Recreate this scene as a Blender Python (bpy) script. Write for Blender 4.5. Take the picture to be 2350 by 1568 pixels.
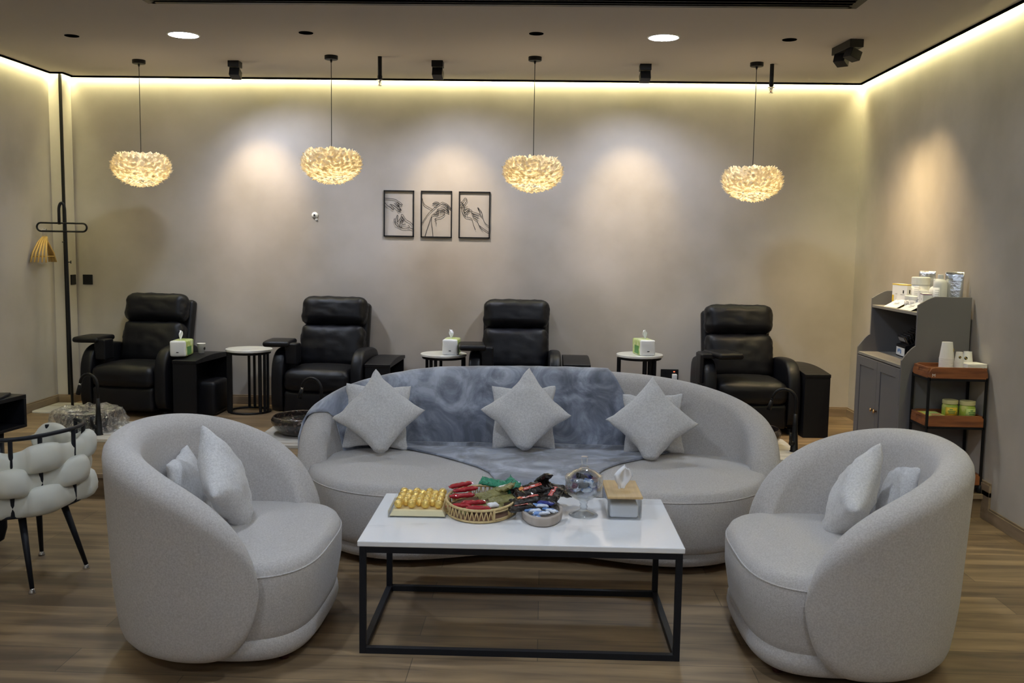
import bpy, math, random
from mathutils import Vector, Matrix, noise
from mathutils.bvhtree import BVHTree
random.seed(7)
PI = math.pi
sc = bpy.context.scene
COL = sc.collection
for o in list(bpy.data.objects):
    bpy.data.objects.remove(o)

# ------------------------------------------------------------------ camera, world, exposure
PITCH, YAW, ROLL, CAMZ = 0.1009, 0.0329, 0.0154, 1.533
cam_data = bpy.data.cameras.new('camera'); cam = bpy.data.objects.new('camera', cam_data); COL.objects.link(cam)
cam_data.sensor_width = 36.0; cam_data.lens = 2191.7 / 2350 * 36; cam_data.clip_start = .05
fw = Vector((-math.sin(YAW)*math.cos(PITCH), math.cos(YAW)*math.cos(PITCH), -math.sin(PITCH)))
rt = Vector((math.cos(YAW), math.sin(YAW), 0)); up = rt.cross(fw)
rt2 = rt*math.cos(ROLL) + up*math.sin(ROLL); up2 = up*math.cos(ROLL) - rt*math.sin(ROLL)
cam.matrix_world = Matrix(((rt2.x, up2.x, -fw.x, 0), (rt2.y, up2.y, -fw.y, 0), (rt2.z, up2.z, -fw.z, CAMZ), (0, 0, 0, 1)))
sc.camera = cam
world = bpy.data.worlds.new('world'); sc.world = world; world.use_nodes = True
world.node_tree.nodes['Background'].inputs[0].default_value = (.75, .8, 1, 1)
world.node_tree.nodes['Background'].inputs[1].default_value = .05
sc.view_settings.view_transform = 'Standard'; sc.view_settings.look = 'None'
sc.view_settings.exposure = 0.21; sc.view_settings.gamma = 1.0; sc.view_settings.use_curve_mapping = False

# light levels of the room's lamps and the added unseen ceiling lights
DOWN_E, STRIP_E, WARM_W, COOL_W, PEND_W = 190.0, 74.0, 46.0, 42.0, 3.2
COOL = (.74, .85, 1.0); STRIPC = (1.0, .93, .50); WARM = (1.0, .74, .40)

# ------------------------------------------------------------------ room numbers (metres)
YB, XR, XL, ZC, STEP, YS = 8.015, 2.564, -4.086, 2.875, .14, 5.5
YF = -3.0

# ------------------------------------------------------------------ materials
def mat(name, color, rough=.6, metal=0, trans=0, ior=1.45, emis=0, emc=None, bump=None, var=None, spec=.5, coat=0, alpha=1, sheen=0):
    """bump=(scale,strength[,stretch]); var=(scale, color2, lo, hi[,stretch])"""
    m = bpy.data.materials.new(name); m.use_nodes = True
    nt = m.node_tree; b = nt.nodes['Principled BSDF']
    def S(k, v):
        if k in b.inputs: b.inputs[k].default_value = v
    S('Base Color', (*color, 1)); S('Roughness', rough); S('Metallic', metal); S('Transmission Weight', trans); S('IOR', ior)
    S('Specular IOR Level', spec); S('Coat Weight', coat); S('Alpha', alpha); S('Sheen Weight', sheen)
    if emis: S('Emission Color', (*(emc or color), 1)); S('Emission Strength', emis)
    tc = None
    def coord(stretch):
        nonlocal tc
        tc = nt.nodes.new('ShaderNodeTexCoord'); mp = nt.nodes.new('ShaderNodeMapping')
        mp.inputs['Scale'].default_value = stretch; nt.links.new(tc.outputs['Object'], mp.inputs['Vector']); return mp.outputs[0]
    if var:
        st = var[4] if len(var) > 4 else (1, 1, 1)
        n = nt.nodes.new('ShaderNodeTexNoise'); n.inputs['Scale'].default_value = var[0]; n.inputs['Detail'].default_value = 6
        nt.links.new(coord(st), n.inputs['Vector'])
        r = nt.nodes.new('ShaderNodeValToRGB'); r.color_ramp.elements[0].position = var[2]; r.color_ramp.elements[1].position = var[3]
        r.color_ramp.elements[0].color = (*color, 1); r.color_ramp.elements[1].color = (*var[1], 1)
        nt.links.new(n.outputs['Fac'], r.inputs['Fac']); nt.links.new(r.outputs['Color'], b.inputs['Base Color'])
    if bump:
        st = bump[2] if len(bump) > 2 else (1, 1, 1)
        n = nt.nodes.new('ShaderNodeTexNoise'); n.inputs['Scale'].default_value = bump[0]; n.inputs['Detail'].default_value = 4
        nt.links.new(coord(st), n.inputs['Vector'])
        bp = nt.nodes.new('ShaderNodeBump'); bp.inputs['Strength'].default_value = bump[1]; bp.inputs['Distance'].default_value = .01
        nt.links.new(n.outputs['Fac'], bp.inputs['Height']); nt.links.new(bp.outputs['Normal'], b.inputs['Normal'])
    return m

def wood_floor():
    m = bpy.data.materials.new('wood_plank_floor'); m.use_nodes = True; nt = m.node_tree; b = nt.nodes['Principled BSDF']
    tc = nt.nodes.new('ShaderNodeTexCoord')
    br = nt.nodes.new('ShaderNodeTexBrick'); br.offset = .37; br.inputs['Scale'].default_value = 1
    br.inputs['Brick Width'].default_value = 1.25; br.inputs['Row Height'].default_value = .2
    br.inputs['Mortar Size'].default_value = .0018; br.inputs['Mortar Smooth'].default_value = .3
    br.inputs['Color1'].default_value = (.31, .225, .14, 1); br.inputs['Color2'].default_value = (.185, .13, .08, 1)
    br.inputs['Mortar'].default_value = (.11, .08, .055, 1); br.inputs['Bias'].default_value = -.1
    nt.links.new(tc.outputs['Object'], br.inputs['Vector'])
    mp = nt.nodes.new('ShaderNodeMapping'); mp.inputs['Scale'].default_value = (1.1, 9, 9); nt.links.new(tc.outputs['Object'], mp.inputs['Vector'])
    n = nt.nodes.new('ShaderNodeTexNoise'); n.inputs['Scale'].default_value = 1.6; n.inputs['Detail'].default_value = 7; n.inputs['Distortion'].default_value = .6
    nt.links.new(mp.outputs[0], n.inputs['Vector'])
    r = nt.nodes.new('ShaderNodeValToRGB'); r.color_ramp.elements[0].position = .35; r.color_ramp.elements[1].position = .68
    r.color_ramp.elements[0].color = (.52, .49, .46, 1); r.color_ramp.elements[1].color = (1.2, 1.14, 1.02, 1)
    nt.links.new(n.outputs['Fac'], r.inputs['Fac'])
    mx = nt.nodes.new('ShaderNodeMixRGB'); mx.blend_type = 'MULTIPLY'; mx.inputs[0].default_value = 1
    nt.links.new(br.outputs['Color'], mx.inputs[1]); nt.links.new(r.outputs['Color'], mx.inputs[2]); nt.links.new(mx.outputs[0], b.inputs['Base Color'])
    b.inputs['Roughness'].default_value = .42
    bp = nt.nodes.new('ShaderNodeBump'); bp.inputs['Strength'].default_value = .15; bp.inputs['Distance'].default_value = .004
    nt.links.new(n.outputs['Fac'], bp.inputs['Height']); nt.links.new(bp.outputs['Normal'], b.inputs['Normal'])
    return m

M = {}
M['wall'] = mat('limewash_plaster', (.385, .348, .292), .85, var=(1.3, (.505, .462, .405), .36, .66), bump=(7, .10))
M['ceiling'] = mat('ceiling_paint', (.47, .44, .42), .9)
M['floor'] = wood_floor()
M['base'] = mat('oak_baseboard', (.30, .22, .14), .5, var=(3, (.21, .15, .09), .35, .65, (1, 1, 8)))
M['black'] = mat('matt_black_metal', (.007, .007, .008), .45, spec=.3)
M['black2'] = mat('black_steel_bar', (.009, .010, .014), .5, spec=.35)
M['down'] = mat('lit_diffuser', (1, 1, 1), .5, emis=DOWN_E, emc=COOL)
M['strip'] = mat('lit_strip', (1, 1, 1), .5, emis=STRIP_E, emc=STRIPC)
M['fabric'] = mat('warm_grey_boucle', (.47, .44, .42), .95, var=(160, (.59, .56, .54), .35, .65), bump=(380, .35), sheen=.25)
M['cushion'] = mat('pale_grey_chenille', (.62, .605, .60), .95, var=(120, (.76, .745, .74), .35, .65), bump=(300, .45), sheen=.25)
M['leather'] = mat('black_leatherette', (.005, .005, .007), .42, bump=(28, .10), spec=.33)
M['blackboard'] = mat('black_board', (.006, .006, .008), .5, spec=.3)
M['void'] = mat('dead_black', (.002, .002, .002), 1.0, spec=0)
M['marble'] = mat('white_marble', (.93, .93, .94), .09, var=(2.6, (.60, .60, .62), .60, .74, (1, 2.4, 1)), coat=.4)
M['marbletop'] = mat('cream_marble', (.72, .71, .66), .2, var=(9, (.58, .57, .54), .5, .8))
M['slab'] = mat('veined_tile', (.66, .64, .60), .18, var=(5, (.42, .38, .33), .5, .75, (1, 3, 1)))
M['glass'] = mat('clear_glass', (1, 1, 1), .01, trans=1, ior=1.45)
M['thin'] = mat('clear_plastic', (.95, .97, 1), .05, trans=1, ior=1.15)
def thin_glass(name, tint, rough, blend, bump=None):
    m = bpy.data.materials.new(name); m.use_nodes = True; nt = m.node_tree; out = nt.nodes['Material Output']; nt.nodes.remove(nt.nodes['Principled BSDF'])
    a = nt.nodes.new('ShaderNodeBsdfTransparent'); a.inputs[0].default_value = (*tint, 1)
    g = nt.nodes.new('ShaderNodeBsdfGlossy'); g.inputs['Color'].default_value = (1, 1, 1, 1); g.inputs['Roughness'].default_value = rough
    lw = nt.nodes.new('ShaderNodeLayerWeight'); lw.inputs[0].default_value = blend
    mx = nt.nodes.new('ShaderNodeMixShader'); nt.links.new(lw.outputs['Facing'], mx.inputs[0]); nt.links.new(a.outputs[0], mx.inputs[1]); nt.links.new(g.outputs[0], mx.inputs[2]); nt.links.new(mx.outputs[0], out.inputs[0])
    if bump:
        tc = nt.nodes.new('ShaderNodeTexCoord'); n = nt.nodes.new('ShaderNodeTexNoise'); n.inputs['Scale'].default_value = bump[0]; n.inputs['Detail'].default_value = 4
        nt.links.new(tc.outputs['Object'], n.inputs['Vector']); bp = nt.nodes.new('ShaderNodeBump'); bp.inputs['Strength'].default_value = bump[1]; bp.inputs['Distance'].default_value = .02
        nt.links.new(n.outputs['Fac'], bp.inputs['Height']); nt.links.new(bp.outputs[0], g.inputs['Normal']); nt.links.new(bp.outputs[0], lw.inputs['Normal'])
    return m
M['glass'] = thin_glass('clear_cut_glass', (.93, .95, .96), .04, .27)
M['thin'] = thin_glass('clear_plastic', (.95, .96, .97), .05, .22)
M['darkglass'] = mat('dark_crackle_glass', (.022, .016, .014), .10, var=(34, (.13, .09, .07), .52, .78), bump=(40, .8), coat=.6)
M['film'] = thin_glass('crinkled_film', (.93, .94, .95), .12, .40, (34, 1.0))
def _milky(m):
    nt = m.node_tree; out = nt.nodes['Material Output']; src = out.inputs[0].links[0].from_socket
    d = nt.nodes.new('ShaderNodeBsdfDiffuse'); d.inputs[0].default_value = (.85, .85, .85, 1); x = nt.nodes.new('ShaderNodeMixShader'); x.inputs[0].default_value = .05
    nt.links.new(src, x.inputs[1]); nt.links.new(d.outputs[0], x.inputs[2]); nt.links.new(x.outputs[0], out.inputs[0])
_milky(M['film'])
M['gold'] = mat('gold_foil', (.95, .68, .20), .20, metal=.65, bump=(190, .35))
M['goldtray'] = mat('pale_gold_tray', (.92, .80, .48), .3, metal=.25)
M['rattan'] = mat('rattan', (.66, .50, .25), .6, var=(60, (.45, .31, .13), .45, .8))
M['rattandark'] = mat('dark_wood_tray', (.13, .06, .03), .5)
M['beige'] = mat('beige_stained_wood', (.42, .36, .31), .5, var=(6, (.48, .42, .37), .4, .6, (1, 8, 1)))
M['red'] = mat('red_wrapper', (.42, .02, .03), .25, bump=(70, .5), coat=.5)
M['olive'] = mat('olive_wrapper', (.22, .20, .07), .35, bump=(60, .6), var=(14, (.32, .29, .12), .4, .7))
M['green'] = mat('green_dotted_wrapper', (.03, .25, .14), .4, var=(110, (.01, .03, .02), .60, .63), bump=(50, .5))
M['blackwrap'] = mat('black_wrapper', (.012, .008, .007), .22, bump=(45, .8), coat=.5)
M['redmark'] = mat('red_print', (.55, .10, .08), .4)
M['orange'] = mat('orange_print', (.65, .25, .06), .4)
M['bluewrap'] = mat('blue_white_wrapper', (.16, .30, .62), .3, var=(38, (.80, .84, .92), .46, .54), bump=(50, .6))
M['navy'] = mat('navy_wrapper', (.03, .04, .22), .3, bump=(50, .6))
M['silver'] = mat('silver_wrapper', (.65, .66, .75), .22, metal=.7, bump=(60, .7))
M['purple'] = mat('purple_wrapper', (.18, .03, .10), .3, bump=(60, .6))
M['bamboo'] = mat('bamboo_lid', (.60, .42, .20), .45, var=(5, (.52, .35, .16), .4, .65, (12, 1, 1)))
M['paper'] = mat('white_tissue', (.86, .86, .88), .9, bump=(20, .2))
M['tpack'] = mat('green_tissue_film', (.45, .58, .14), .3, var=(16, (.75, .80, .50), .45, .62), coat=.3)
M['tgreen'] = mat('green_print', (.10, .28, .08), .4)
M['white'] = mat('white_plastic', (.78, .78, .76), .35)
M['whitecup'] = mat('white_paper_cup', (.80, .78, .74), .6)
M['print'] = mat('grey_print', (.30, .30, .32), .6)
M['blackprint'] = mat('black_print', (.01, .01, .01), .5)
M['goldprint'] = mat('gold_print', (.70, .48, .08), .4)
M['yellow'] = mat('yellow_print', (.80, .56, .06), .5)
M['purpleprint'] = mat('purple_print', (.16, .05, .14), .5)
M['foil'] = mat('silver_pouch', (.62, .64, .68), .2, metal=.9, bump=(18, .6))
M['card'] = mat('white_card', (.85, .85, .85), .5)
M['greypaint'] = mat('grey_painted_wood', (.155, .15, .155), .5)
M['greyledge'] = mat('grey_ledge', (.25, .235, .21), .5)
M['acacia'] = mat('acacia_wood', (.30, .105, .035), .4, var=(3.5, (.14, .045, .018), .40, .68, (1.2, 4, 10)), coat=.2)
M['acaciapale'] = mat('pale_acacia_wood', (.55, .32, .12), .4, var=(4, (.38, .18, .07), .45, .8, (3, 3, 8)))
M['jarlid'] = mat('cream_lid', (.62, .58, .30), .4)
M['jarbody'] = mat('green_jar', (.35, .48, .07), .18, var=(22, (.60, .62, .20), .45, .62))
M['lime'] = mat('lime_label', (.55, .68, .22), .5)
M['hanger'] = mat('hanger_wood', (.55, .35, .10), .4)
M['chrome'] = mat('chrome', (.7, .7, .72), .15, metal=1)
M['brass'] = mat('sprinkler_brass', (.45, .30, .16), .3, metal=1)
M['redglass'] = mat('red_bulb', (.4, .05, .02), .1)
M['cream'] = mat('cream_cushion', (.64, .63, .55), .75, bump=(9, .12), sheen=.1)
M['leg'] = mat('dark_red_wood', (.05, .012, .010), .4)
M['led'] = mat('red_led', (1, .1, .05), .4, emis=3, emc=(1, .12, .05))
M['plaster_patch'] = mat('white_filler', (.72, .70, .66), .8)

def velvet():
    m = mat('blue_grey_plush', (.17, .19, .24), .8, bump=(14, .25), sheen=.6); nt = m.node_tree; b = nt.nodes['Principled BSDF']
    tc = nt.nodes.new('ShaderNodeTexCoord')
    n0 = nt.nodes.new('ShaderNodeTexNoise'); n0.inputs['Scale'].default_value = 4.2; n0.inputs['Detail'].default_value = 9; n0.inputs['Roughness'].default_value = .62; n0.inputs['Distortion'].default_value = 1.3
    nt.links.new(tc.outputs['Object'], n0.inputs['Vector'])
    r = nt.nodes.new('ShaderNodeValToRGB'); e = r.color_ramp.elements
    e[0].position = .36; e[0].color = (.125, .14, .18, 1); e[1].position = .64; e[1].color = (.50, .54, .63, 1)
    x = e.new(.46); x.color = (.21, .23, .29, 1); x = e.new(.53); x.color = (.30, .33, .41, 1)
    nt.links.new(n0.outputs['Fac'], r.inputs['Fac']); nt.links.new(r.outputs['Color'], b.inputs['Base Color'])
    return m
M['plush'] = velvet()

def feather_mat():
    m = bpy.data.materials.new('white_feather'); m.use_nodes = True; nt = m.node_tree
    out = nt.nodes['Material Output']; nt.nodes.remove(nt.nodes['Principled BSDF'])
    d = nt.nodes.new('ShaderNodeBsdfDiffuse'); d.inputs[0].default_value = (.85, .84, .80, 1)
    t = nt.nodes.new('ShaderNodeBsdfTranslucent'); t.inputs[0].default_value = (.95, .88, .72, 1)
    mx = nt.nodes.new('ShaderNodeMixShader'); mx.inputs[0].default_value = .62
    nt.links.new(d.outputs[0], mx.inputs[1]); nt.links.new(t.outputs[0], mx.inputs[2]); nt.links.new(mx.outputs[0], out.inputs[0])
    return m
M['feather'] = feather_mat()

# ------------------------------------------------------------------ mesh builder
class MB:
    def __init__(s): s.v = []; s.f = []; s.T = Matrix()
    def add(s, vs, fs):
        k = len(s.v); s.v += [tuple(s.T @ Vector(v)) for v in vs]; s.f += [tuple(i+k for i in f) for f in fs]; return s
    def box(s, x0, x1, y0, y1, z0, z1):
        v = [(x, y, z) for z in (z0, z1) for y in (y0, y1) for x in (x0, x1)]
        return s.add(v, [(0, 2, 3, 1), (4, 5, 7, 6), (0, 1, 5, 4), (2, 6, 7, 3), (0, 4, 6, 2), (1, 3, 7, 5)])
    def rbox(s, x0, x1, y0, y1, z0, z1, r=.02, puff=(0, 0, 0), n=8, wr=0, seed=0):
        """rounded, optionally puffed box"""
        c = Vector(((x0+x1)/2, (y0+y1)/2, (z0+z1)/2)); h = Vector(((x1-x0)/2, (y1-y0)/2, (z1-z0)/2)); r = min(r, min(h)*.98)
        def ax(a):
            e = [-a + r*k/3 for k in range(4)]; m = [-(a-r) + 2*(a-r)*k/n for k in range(1, n)]; return e + m + [-q for q in reversed(e)]
        A = [ax(h[i]) for i in range(3)]; vs = []; ids = {}; fs = []
        def vid(p):
            k = tuple(round(q, 5) for q in p)
            if k in ids: return ids[k]
            inner = Vector([max(-(h[i]-r), min(h[i]-r, p[i])) for i in range(3)]); d = Vector(p) - inner
            q = inner + d.normalized()*r if d.length > 0 else Vector(p)
            u = [q[i]/h[i] for i in range(3)]
            for i in range(3):
                a, b = (i+1) % 3, (i+2) % 3
                q[i] += puff[i]*u[i]*max(0, 1-u[a]**2)**.7*max(0, 1-u[b]**2)**.7
            if wr:
                q += Vector(p).normalized()*wr*(noise.noise(Vector(p)*14+Vector((seed, 0, 0)))+.5*noise.noise(Vector(p)*31+Vector((0, seed, 0))))
            ids[k] = len(vs); vs.append(q + c); return ids[k]
        for i in range(3):
            a, b = (i+1) % 3, (i+2) % 3
            for sg in (-1, 1):
                for m in range(len(A[a])-1):
                    for k in range(len(A[b])-1):
                        q = []
                        for (mm, kk) in ((m, k), (m+1, k), (m+1, k+1), (m, k+1)):
                            p = [0, 0, 0]; p[i] = sg*h[i]; p[a] = A[a][mm]; p[b] = A[b][kk]; q.append(vid(p))
                        fs.append(tuple(q) if sg > 0 else tuple(reversed(q)))
        return s.add(vs, fs)
    def tube(s, pts, r, n=8, closed=False, cap=True):
        P = [Vector(p) for p in pts]; N = len(P); R_ = r if hasattr(r, '__len__') else [r]*N
        tan = []
        for i in range(N):
            a = P[(i-1) % N] if (closed or i > 0) else P[i]; b = P[(i+1) % N] if (closed or i < N-1) else P[i]; tan.append((b-a).normalized())
        u = tan[0].orthogonal().normalized(); vs = []; fs = []
        for i in range(N):
            u = (u - tan[i]*u.dot(tan[i])).normalized(); w = tan[i].cross(u)
            for k in range(n):
                a = 2*PI*k/n; vs.append(P[i] + (u*math.cos(a)+w*math.sin(a))*R_[i])
        for i in range(N if closed else N-1):
            j = (i+1) % N
            for k in range(n): fs.append((i*n+k, i*n+(k+1) % n, j*n+(k+1) % n, j*n+k))
        if cap and not closed: fs += [tuple(reversed(range(n))), tuple(range((N-1)*n, N*n))]
        return s.add(vs, fs)
    def bar(s, a, b, w, h=None):
        """square bar from a to b"""
        a, b = Vector(a), Vector(b); h = h or w; d = (b-a).normalized()
        ref = Vector((0, 0, 1)) if abs(d.z) < .9 else Vector((0, 1, 0))
        x = d.cross(ref).normalized()*w/2; y = x.cross(d).normalized()*h/2
        v = [p+i*x+j*y for p in (a, b) for i, j in ((-1, -1), (1, -1), (1, 1), (-1, 1))]
        return s.add(v, [(3, 2, 1, 0), (4, 5, 6, 7), (0, 1, 5, 4), (1, 2, 6, 5), (2, 3, 7, 6), (3, 0, 4, 7)])
    def lathe(s, prof, n=28, c=(0, 0, 0), sx=1, sy=1, flute=0, nf=0, closed=False):
        vs = []; fs = []
        for (r, z) in prof:
            for k in range(n):
                a = 2*PI*k/n; q = r*(1+(flute*math.cos(nf*a) if nf else 0)); vs.append((c[0]+q*sx*math.cos(a), c[1]+q*sy*math.sin(a), c[2]+z))
        L = len(prof)
        for i in range(L if closed else L-1):
            j = (i+1) % L
            for k in range(n): fs.append((i*n+k, i*n+(k+1) % n, j*n+(k+1) % n, j*n+k))
        if not closed:
            if prof[0][0] > 1e-6: fs.append(tuple(reversed(range(n))))
            if prof[-1][0] > 1e-6: fs.append(tuple(range((L-1)*n, L*n)))
        return s.add(vs, fs)
    def cyl(s, c, r, h, n=24): return s.lathe([(r, 0), (r, h)], n, c)
    def prism(s, poly, axis, d0, d1):
        """poly of 2D points extruded along axis 0/1/2"""
        def P(p, d):
            q = [0, 0, 0]; a = [i for i in range(3) if i != axis]; q[a[0]] = p[0]; q[a[1]] = p[1]; q[axis] = d; return q
        n = len(poly); vs = [P(p, d0) for p in poly]+[P(p, d1) for p in poly]
        return s.add(vs, [tuple(range(n)), tuple(reversed(range(n, 2*n)))] + [(i, i+n, (i+1) % n+n, (i+1) % n) for i in range(n)])
    def loft(s, rings, closed=True, cap=True):
        n = len(rings[0]); vs = [p for r in rings for p in r]; fs = []
        for i in range(len(rings)-1):
            for k in range(n if closed else n-1): fs.append((i*n+k, i*n+(k+1) % n, (i+1)*n+(k+1) % n, (i+1)*n+k))
        if cap and closed: fs += [tuple(reversed(range(n))), tuple(range((len(rings)-1)*n, len(rings)*n))]
        return s.add(vs, fs)
    def build(s, name, m, parent=None, smooth=False, bevel=0, sub=0, solid=0, loc=None, rz=None):
        me = bpy.data.meshes.new(name); me.from_pydata(s.v, [], s.f); me.validate()
        import bmesh as _b
        bm = _b.new(); bm.from_mesh(me); _b.ops.recalc_face_normals(bm, faces=bm.faces); bm.to_mesh(me); bm.free()
        me.materials.append(m if not isinstance(m, str) else M[m])
        if smooth:
            for p in me.polygons: p.use_smooth = True
        o = bpy.data.objects.new(name, me); COL.objects.link(o)
        if parent: o.parent = parent
        if loc is not None: o.location = loc
        if rz is not None: o.rotation_euler.z = rz
        if solid:
            q = o.modifiers.new('solid', 'SOLIDIFY'); q.thickness = solid; q.offset = 0
        if bevel:
            q = o.modifiers.new('bevel', 'BEVEL'); q.width = bevel; q.segments = 3; q.limit_method = 'ANGLE'; q.angle_limit = .7
        if sub:
            q = o.modifiers.new('sub', 'SUBSURF'); q.levels = sub; q.render_levels = sub
        return o

def thing(name, label, cat, loc=(0, 0, 0), rz=0, group=None):
    o = bpy.data.objects.new(name, None); COL.objects.link(o); o.empty_display_size = .05
    o.location = loc; o.rotation_euler = (0, 0, rz); o['label'] = label; o['category'] = cat
    if group: o['group'] = group
    return o
def tag(o, label, cat, group=None):
    o['label'] = label; o['category'] = cat
    if group: o['group'] = group
    return o
def struct(o): o['kind'] = 'structure'; return o
def dup(root, loc, rz=None, label=None, group=None):
    c = root.copy(); COL.objects.link(c); c.location = loc
    if rz is not None: c.rotation_euler.z = rz
    if label: c['label'] = label
    if group: c['group'] = group
    def kids(a, b):
        for ch in [q for q in list(bpy.data.objects) if q.parent == a]:
            d = ch.copy(); COL.objects.link(d); d.parent = b; kids(ch, d)
    kids(root, c)
    return c
def RZ(a): return Matrix.Rotation(a, 4, 'Z')
def place(m, loc, rz=0, rx=0, ry=0): m.T = Matrix.Translation(loc) @ RZ(rz) @ Matrix.Rotation(rx, 4, 'X') @ Matrix.Rotation(ry, 4, 'Y'); return m
def text_mesh(name, body, size, matn, parent, mtx, depth=.0004):
    cu = bpy.data.curves.new('t', 'FONT'); cu.body = body; cu.size = size; cu.extrude = depth; cu.align_x = 'CENTER'; cu.align_y = 'CENTER'
    t = bpy.data.objects.new('t', cu); COL.objects.link(t)
    dg = bpy.context.evaluated_depsgraph_get(); me = bpy.data.meshes.new_from_object(t.evaluated_get(dg)); me.name = name
    bpy.data.objects.remove(t); me.materials.clear(); me.materials.append(M[matn])
    o = bpy.data.objects.new(name, me); COL.objects.link(o); me.transform(mtx); o.parent = parent; return o

# ------------------------------------------------------------------ room shell
ft = .12
struct(MB().box(XL-ft, XR+ft, YF-ft, YS, -.1, 0).build('floor', 'floor'))
struct(MB().box(XL-ft, XR+ft, YS, YB+ft, -.1, STEP).build('floor', 'floor'))
struct(MB().box(XL, XR, YS-.018, YS, STEP-.028, STEP+.002).build('trim_1', 'base', bevel=.004))
struct(MB().box(XL-ft, XR+ft, YB, YB+ft, 0, ZC+.12).build('wall_back', 'wall'))
struct(MB().box(XL-ft, XL, YF, YB, 0, ZC+.12).build('wall_left', 'wall'))
struct(MB().box(XR, XR+ft, YF, YB, 0, ZC+.12).build('wall_right', 'wall'))
struct(MB().box(XL-ft, XR+ft, YF-ft, YF, 0, ZC+.12).build('wall_front', 'wall'))
struct(MB().box(XL, XL+.1025, YB-.17, YB, STEP, ZC+.02).build('wall_column', 'wall'))
G = .035
struct(MB().box(XL+G, XR-G, YF+G, YB-.17-G, ZC, ZC+.1).box(XL+.1025+G, XR-G, YB-.17-G, YB-G, ZC, ZC+.1).build('ceiling', 'ceiling'))
struct(MB().box(XL-ft, XR+ft, YF-ft, YB+ft, ZC+.1, ZC+.14).build('ceiling', 'ceiling'))
def strip(name, x0, x1, y0, y1, lab, pr):
    t = thing(name, lab, 'light strip', ((x0+x1)/2, (y0+y1)/2, ZC))
    m = MB(); m.T = Matrix.Translation(-Vector(t.location)); m.box(x0, x1, y0, y1, ZC+.02, ZC+.03).build('diffuser', 'strip', t)
    m = MB(); m.T = Matrix.Translation(-Vector(t.location)); m.box(*pr, ZC-.014, ZC+.012).build('edge_profile', 'void', t)
strip('light_strip', XL+.1025+.006, XR-.006, YB-G+.004, YB-.006, 'glowing light strip along the top of the back wall', (XL+.1025+G-.012, XR-G+.006, YB-G-.008, YB-G+.004))
strip('light_strip', XR-G+.004, XR-.006, YF+.05, YB-G, 'glowing light strip along the top of the right wall', (XR-G-.008, XR-G+.004, YF+.05, YB-G-.008))
strip('light_strip', XL+.006, XL+G-.004, YF+.05, YB-.17-G, 'glowing light strip along the top of the left wall', (XL+G-.004, XL+G+.008, YF+.05, YB-.17-G+.004))
strip('light_strip', XL+.006, XL+.1025, YB-.17-G+.004, YB-.17-.006, 'short light strip over the front of the corner pilaster', (XL+G, XL+.1025+G, YB-.17-G-.008, YB-.17-G+.004))
strip('light_strip', XL+.1025+.006, XL+.1025+G-.004, YB-.17-G+.01, YB-.04, 'short light strip down the side of the corner pilaster', (XL+.1025+G-.004, XL+.1025+G+.008, YB-.17-G, YB-G))
# baseboards
def base(name, a, b, z, nx, ny):
    t = .014; x0, x1 = sorted((a[0], b[0])); y0, y1 = sorted((a[1], b[1]))
    m = MB(); h = .08
    m.box(x0+min(0, nx*t), x1+max(0, nx*t), y0+min(0, ny*t), y1+max(0, ny*t), z, z+h-.012)
    t2 = .008; m.box(x0+min(0, nx*t2), x1+max(0, nx*t2), y0+min(0, ny*t2), y1+max(0, ny*t2), z+h-.012, z+h)
    struct(m.build(name, 'base', bevel=.002))
base('baseboard_back', (XL+.1025, YB), (XR, YB), STEP, 0, -1)
base('baseboard_column', (XL, YB-.17), (XL+.1025+.014, YB-.17), STEP, 0, -1)
base('baseboard_pilaster', (XL+.1025, YB-.17), (XL+.1025, YB), STEP, 1, 0)
base('baseboard_left', (XL, YS), (XL, YB-.17), STEP, 1, 0)
base('baseboard_left', (XL, YF), (XL, YS), 0, 1, 0)
base('baseboard_right', (XR, YS-.09), (XR, YB), STEP, -1, 0)
base('baseboard_right', (XR, YF), (XR, YS-.09), 0, -1, 0)
struct(MB().box(XR-.014, XR, YS-.09, YS-.0, 0, STEP+.03).build('trim_2', 'base', bevel=.002))
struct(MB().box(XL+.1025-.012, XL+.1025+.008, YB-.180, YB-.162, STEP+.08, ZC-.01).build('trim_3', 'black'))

# ------------------------------------------------------------------ ceiling things
dl = [(-2.404, 6.377, 'round lit ceiling light on the left, above the second recliner side'), (.737, 6.337, 'round lit ceiling light on the right, above the gap between the right recliners'),
      (-1.45, 3.1, 'added unseen round ceiling light over the left armchair'), (.55, 3.1, 'added unseen round ceiling light over the coffee table end'),  # from here on: unseen lights added to brighten the furniture, kept off the side walls
      (-1.45, .3, 'added unseen round ceiling light behind the viewer on the left'), (.55, .3, 'added unseen round ceiling light behind the viewer on the right'),
      (-1.45, -2.0, 'added unseen round ceiling light at the room front on the left'), (.55, -2.0, 'added unseen round ceiling light at the room front on the right')]
dl[0] = (dl[0][0], dl[0][1], 'left of the two round lit ceiling lights, between first and second feather pendant')
dl[1] = (dl[1][0], dl[1][1], 'right of the two round lit ceiling lights, between third and fourth feather pendant')
t = thing('ceiling_light', dl[0][2], 'ceiling light', (dl[0][0], dl[0][1], ZC), group='round ceiling lights')
MB().lathe([(.094, -.004), (.102, -.004), (.106, 0), (.106, .004), (.094, .004)], 40, closed=True).build('trim_ring', 'white', t, smooth=True)
MB().lathe([(0, -.0035), (.094, -.0035), (.094, .002), (0, .002)], 40).build('diffuser', 'down', t)
for x, y, l in dl[1:]: dup(t, (x, y, ZC), label=l)
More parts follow.
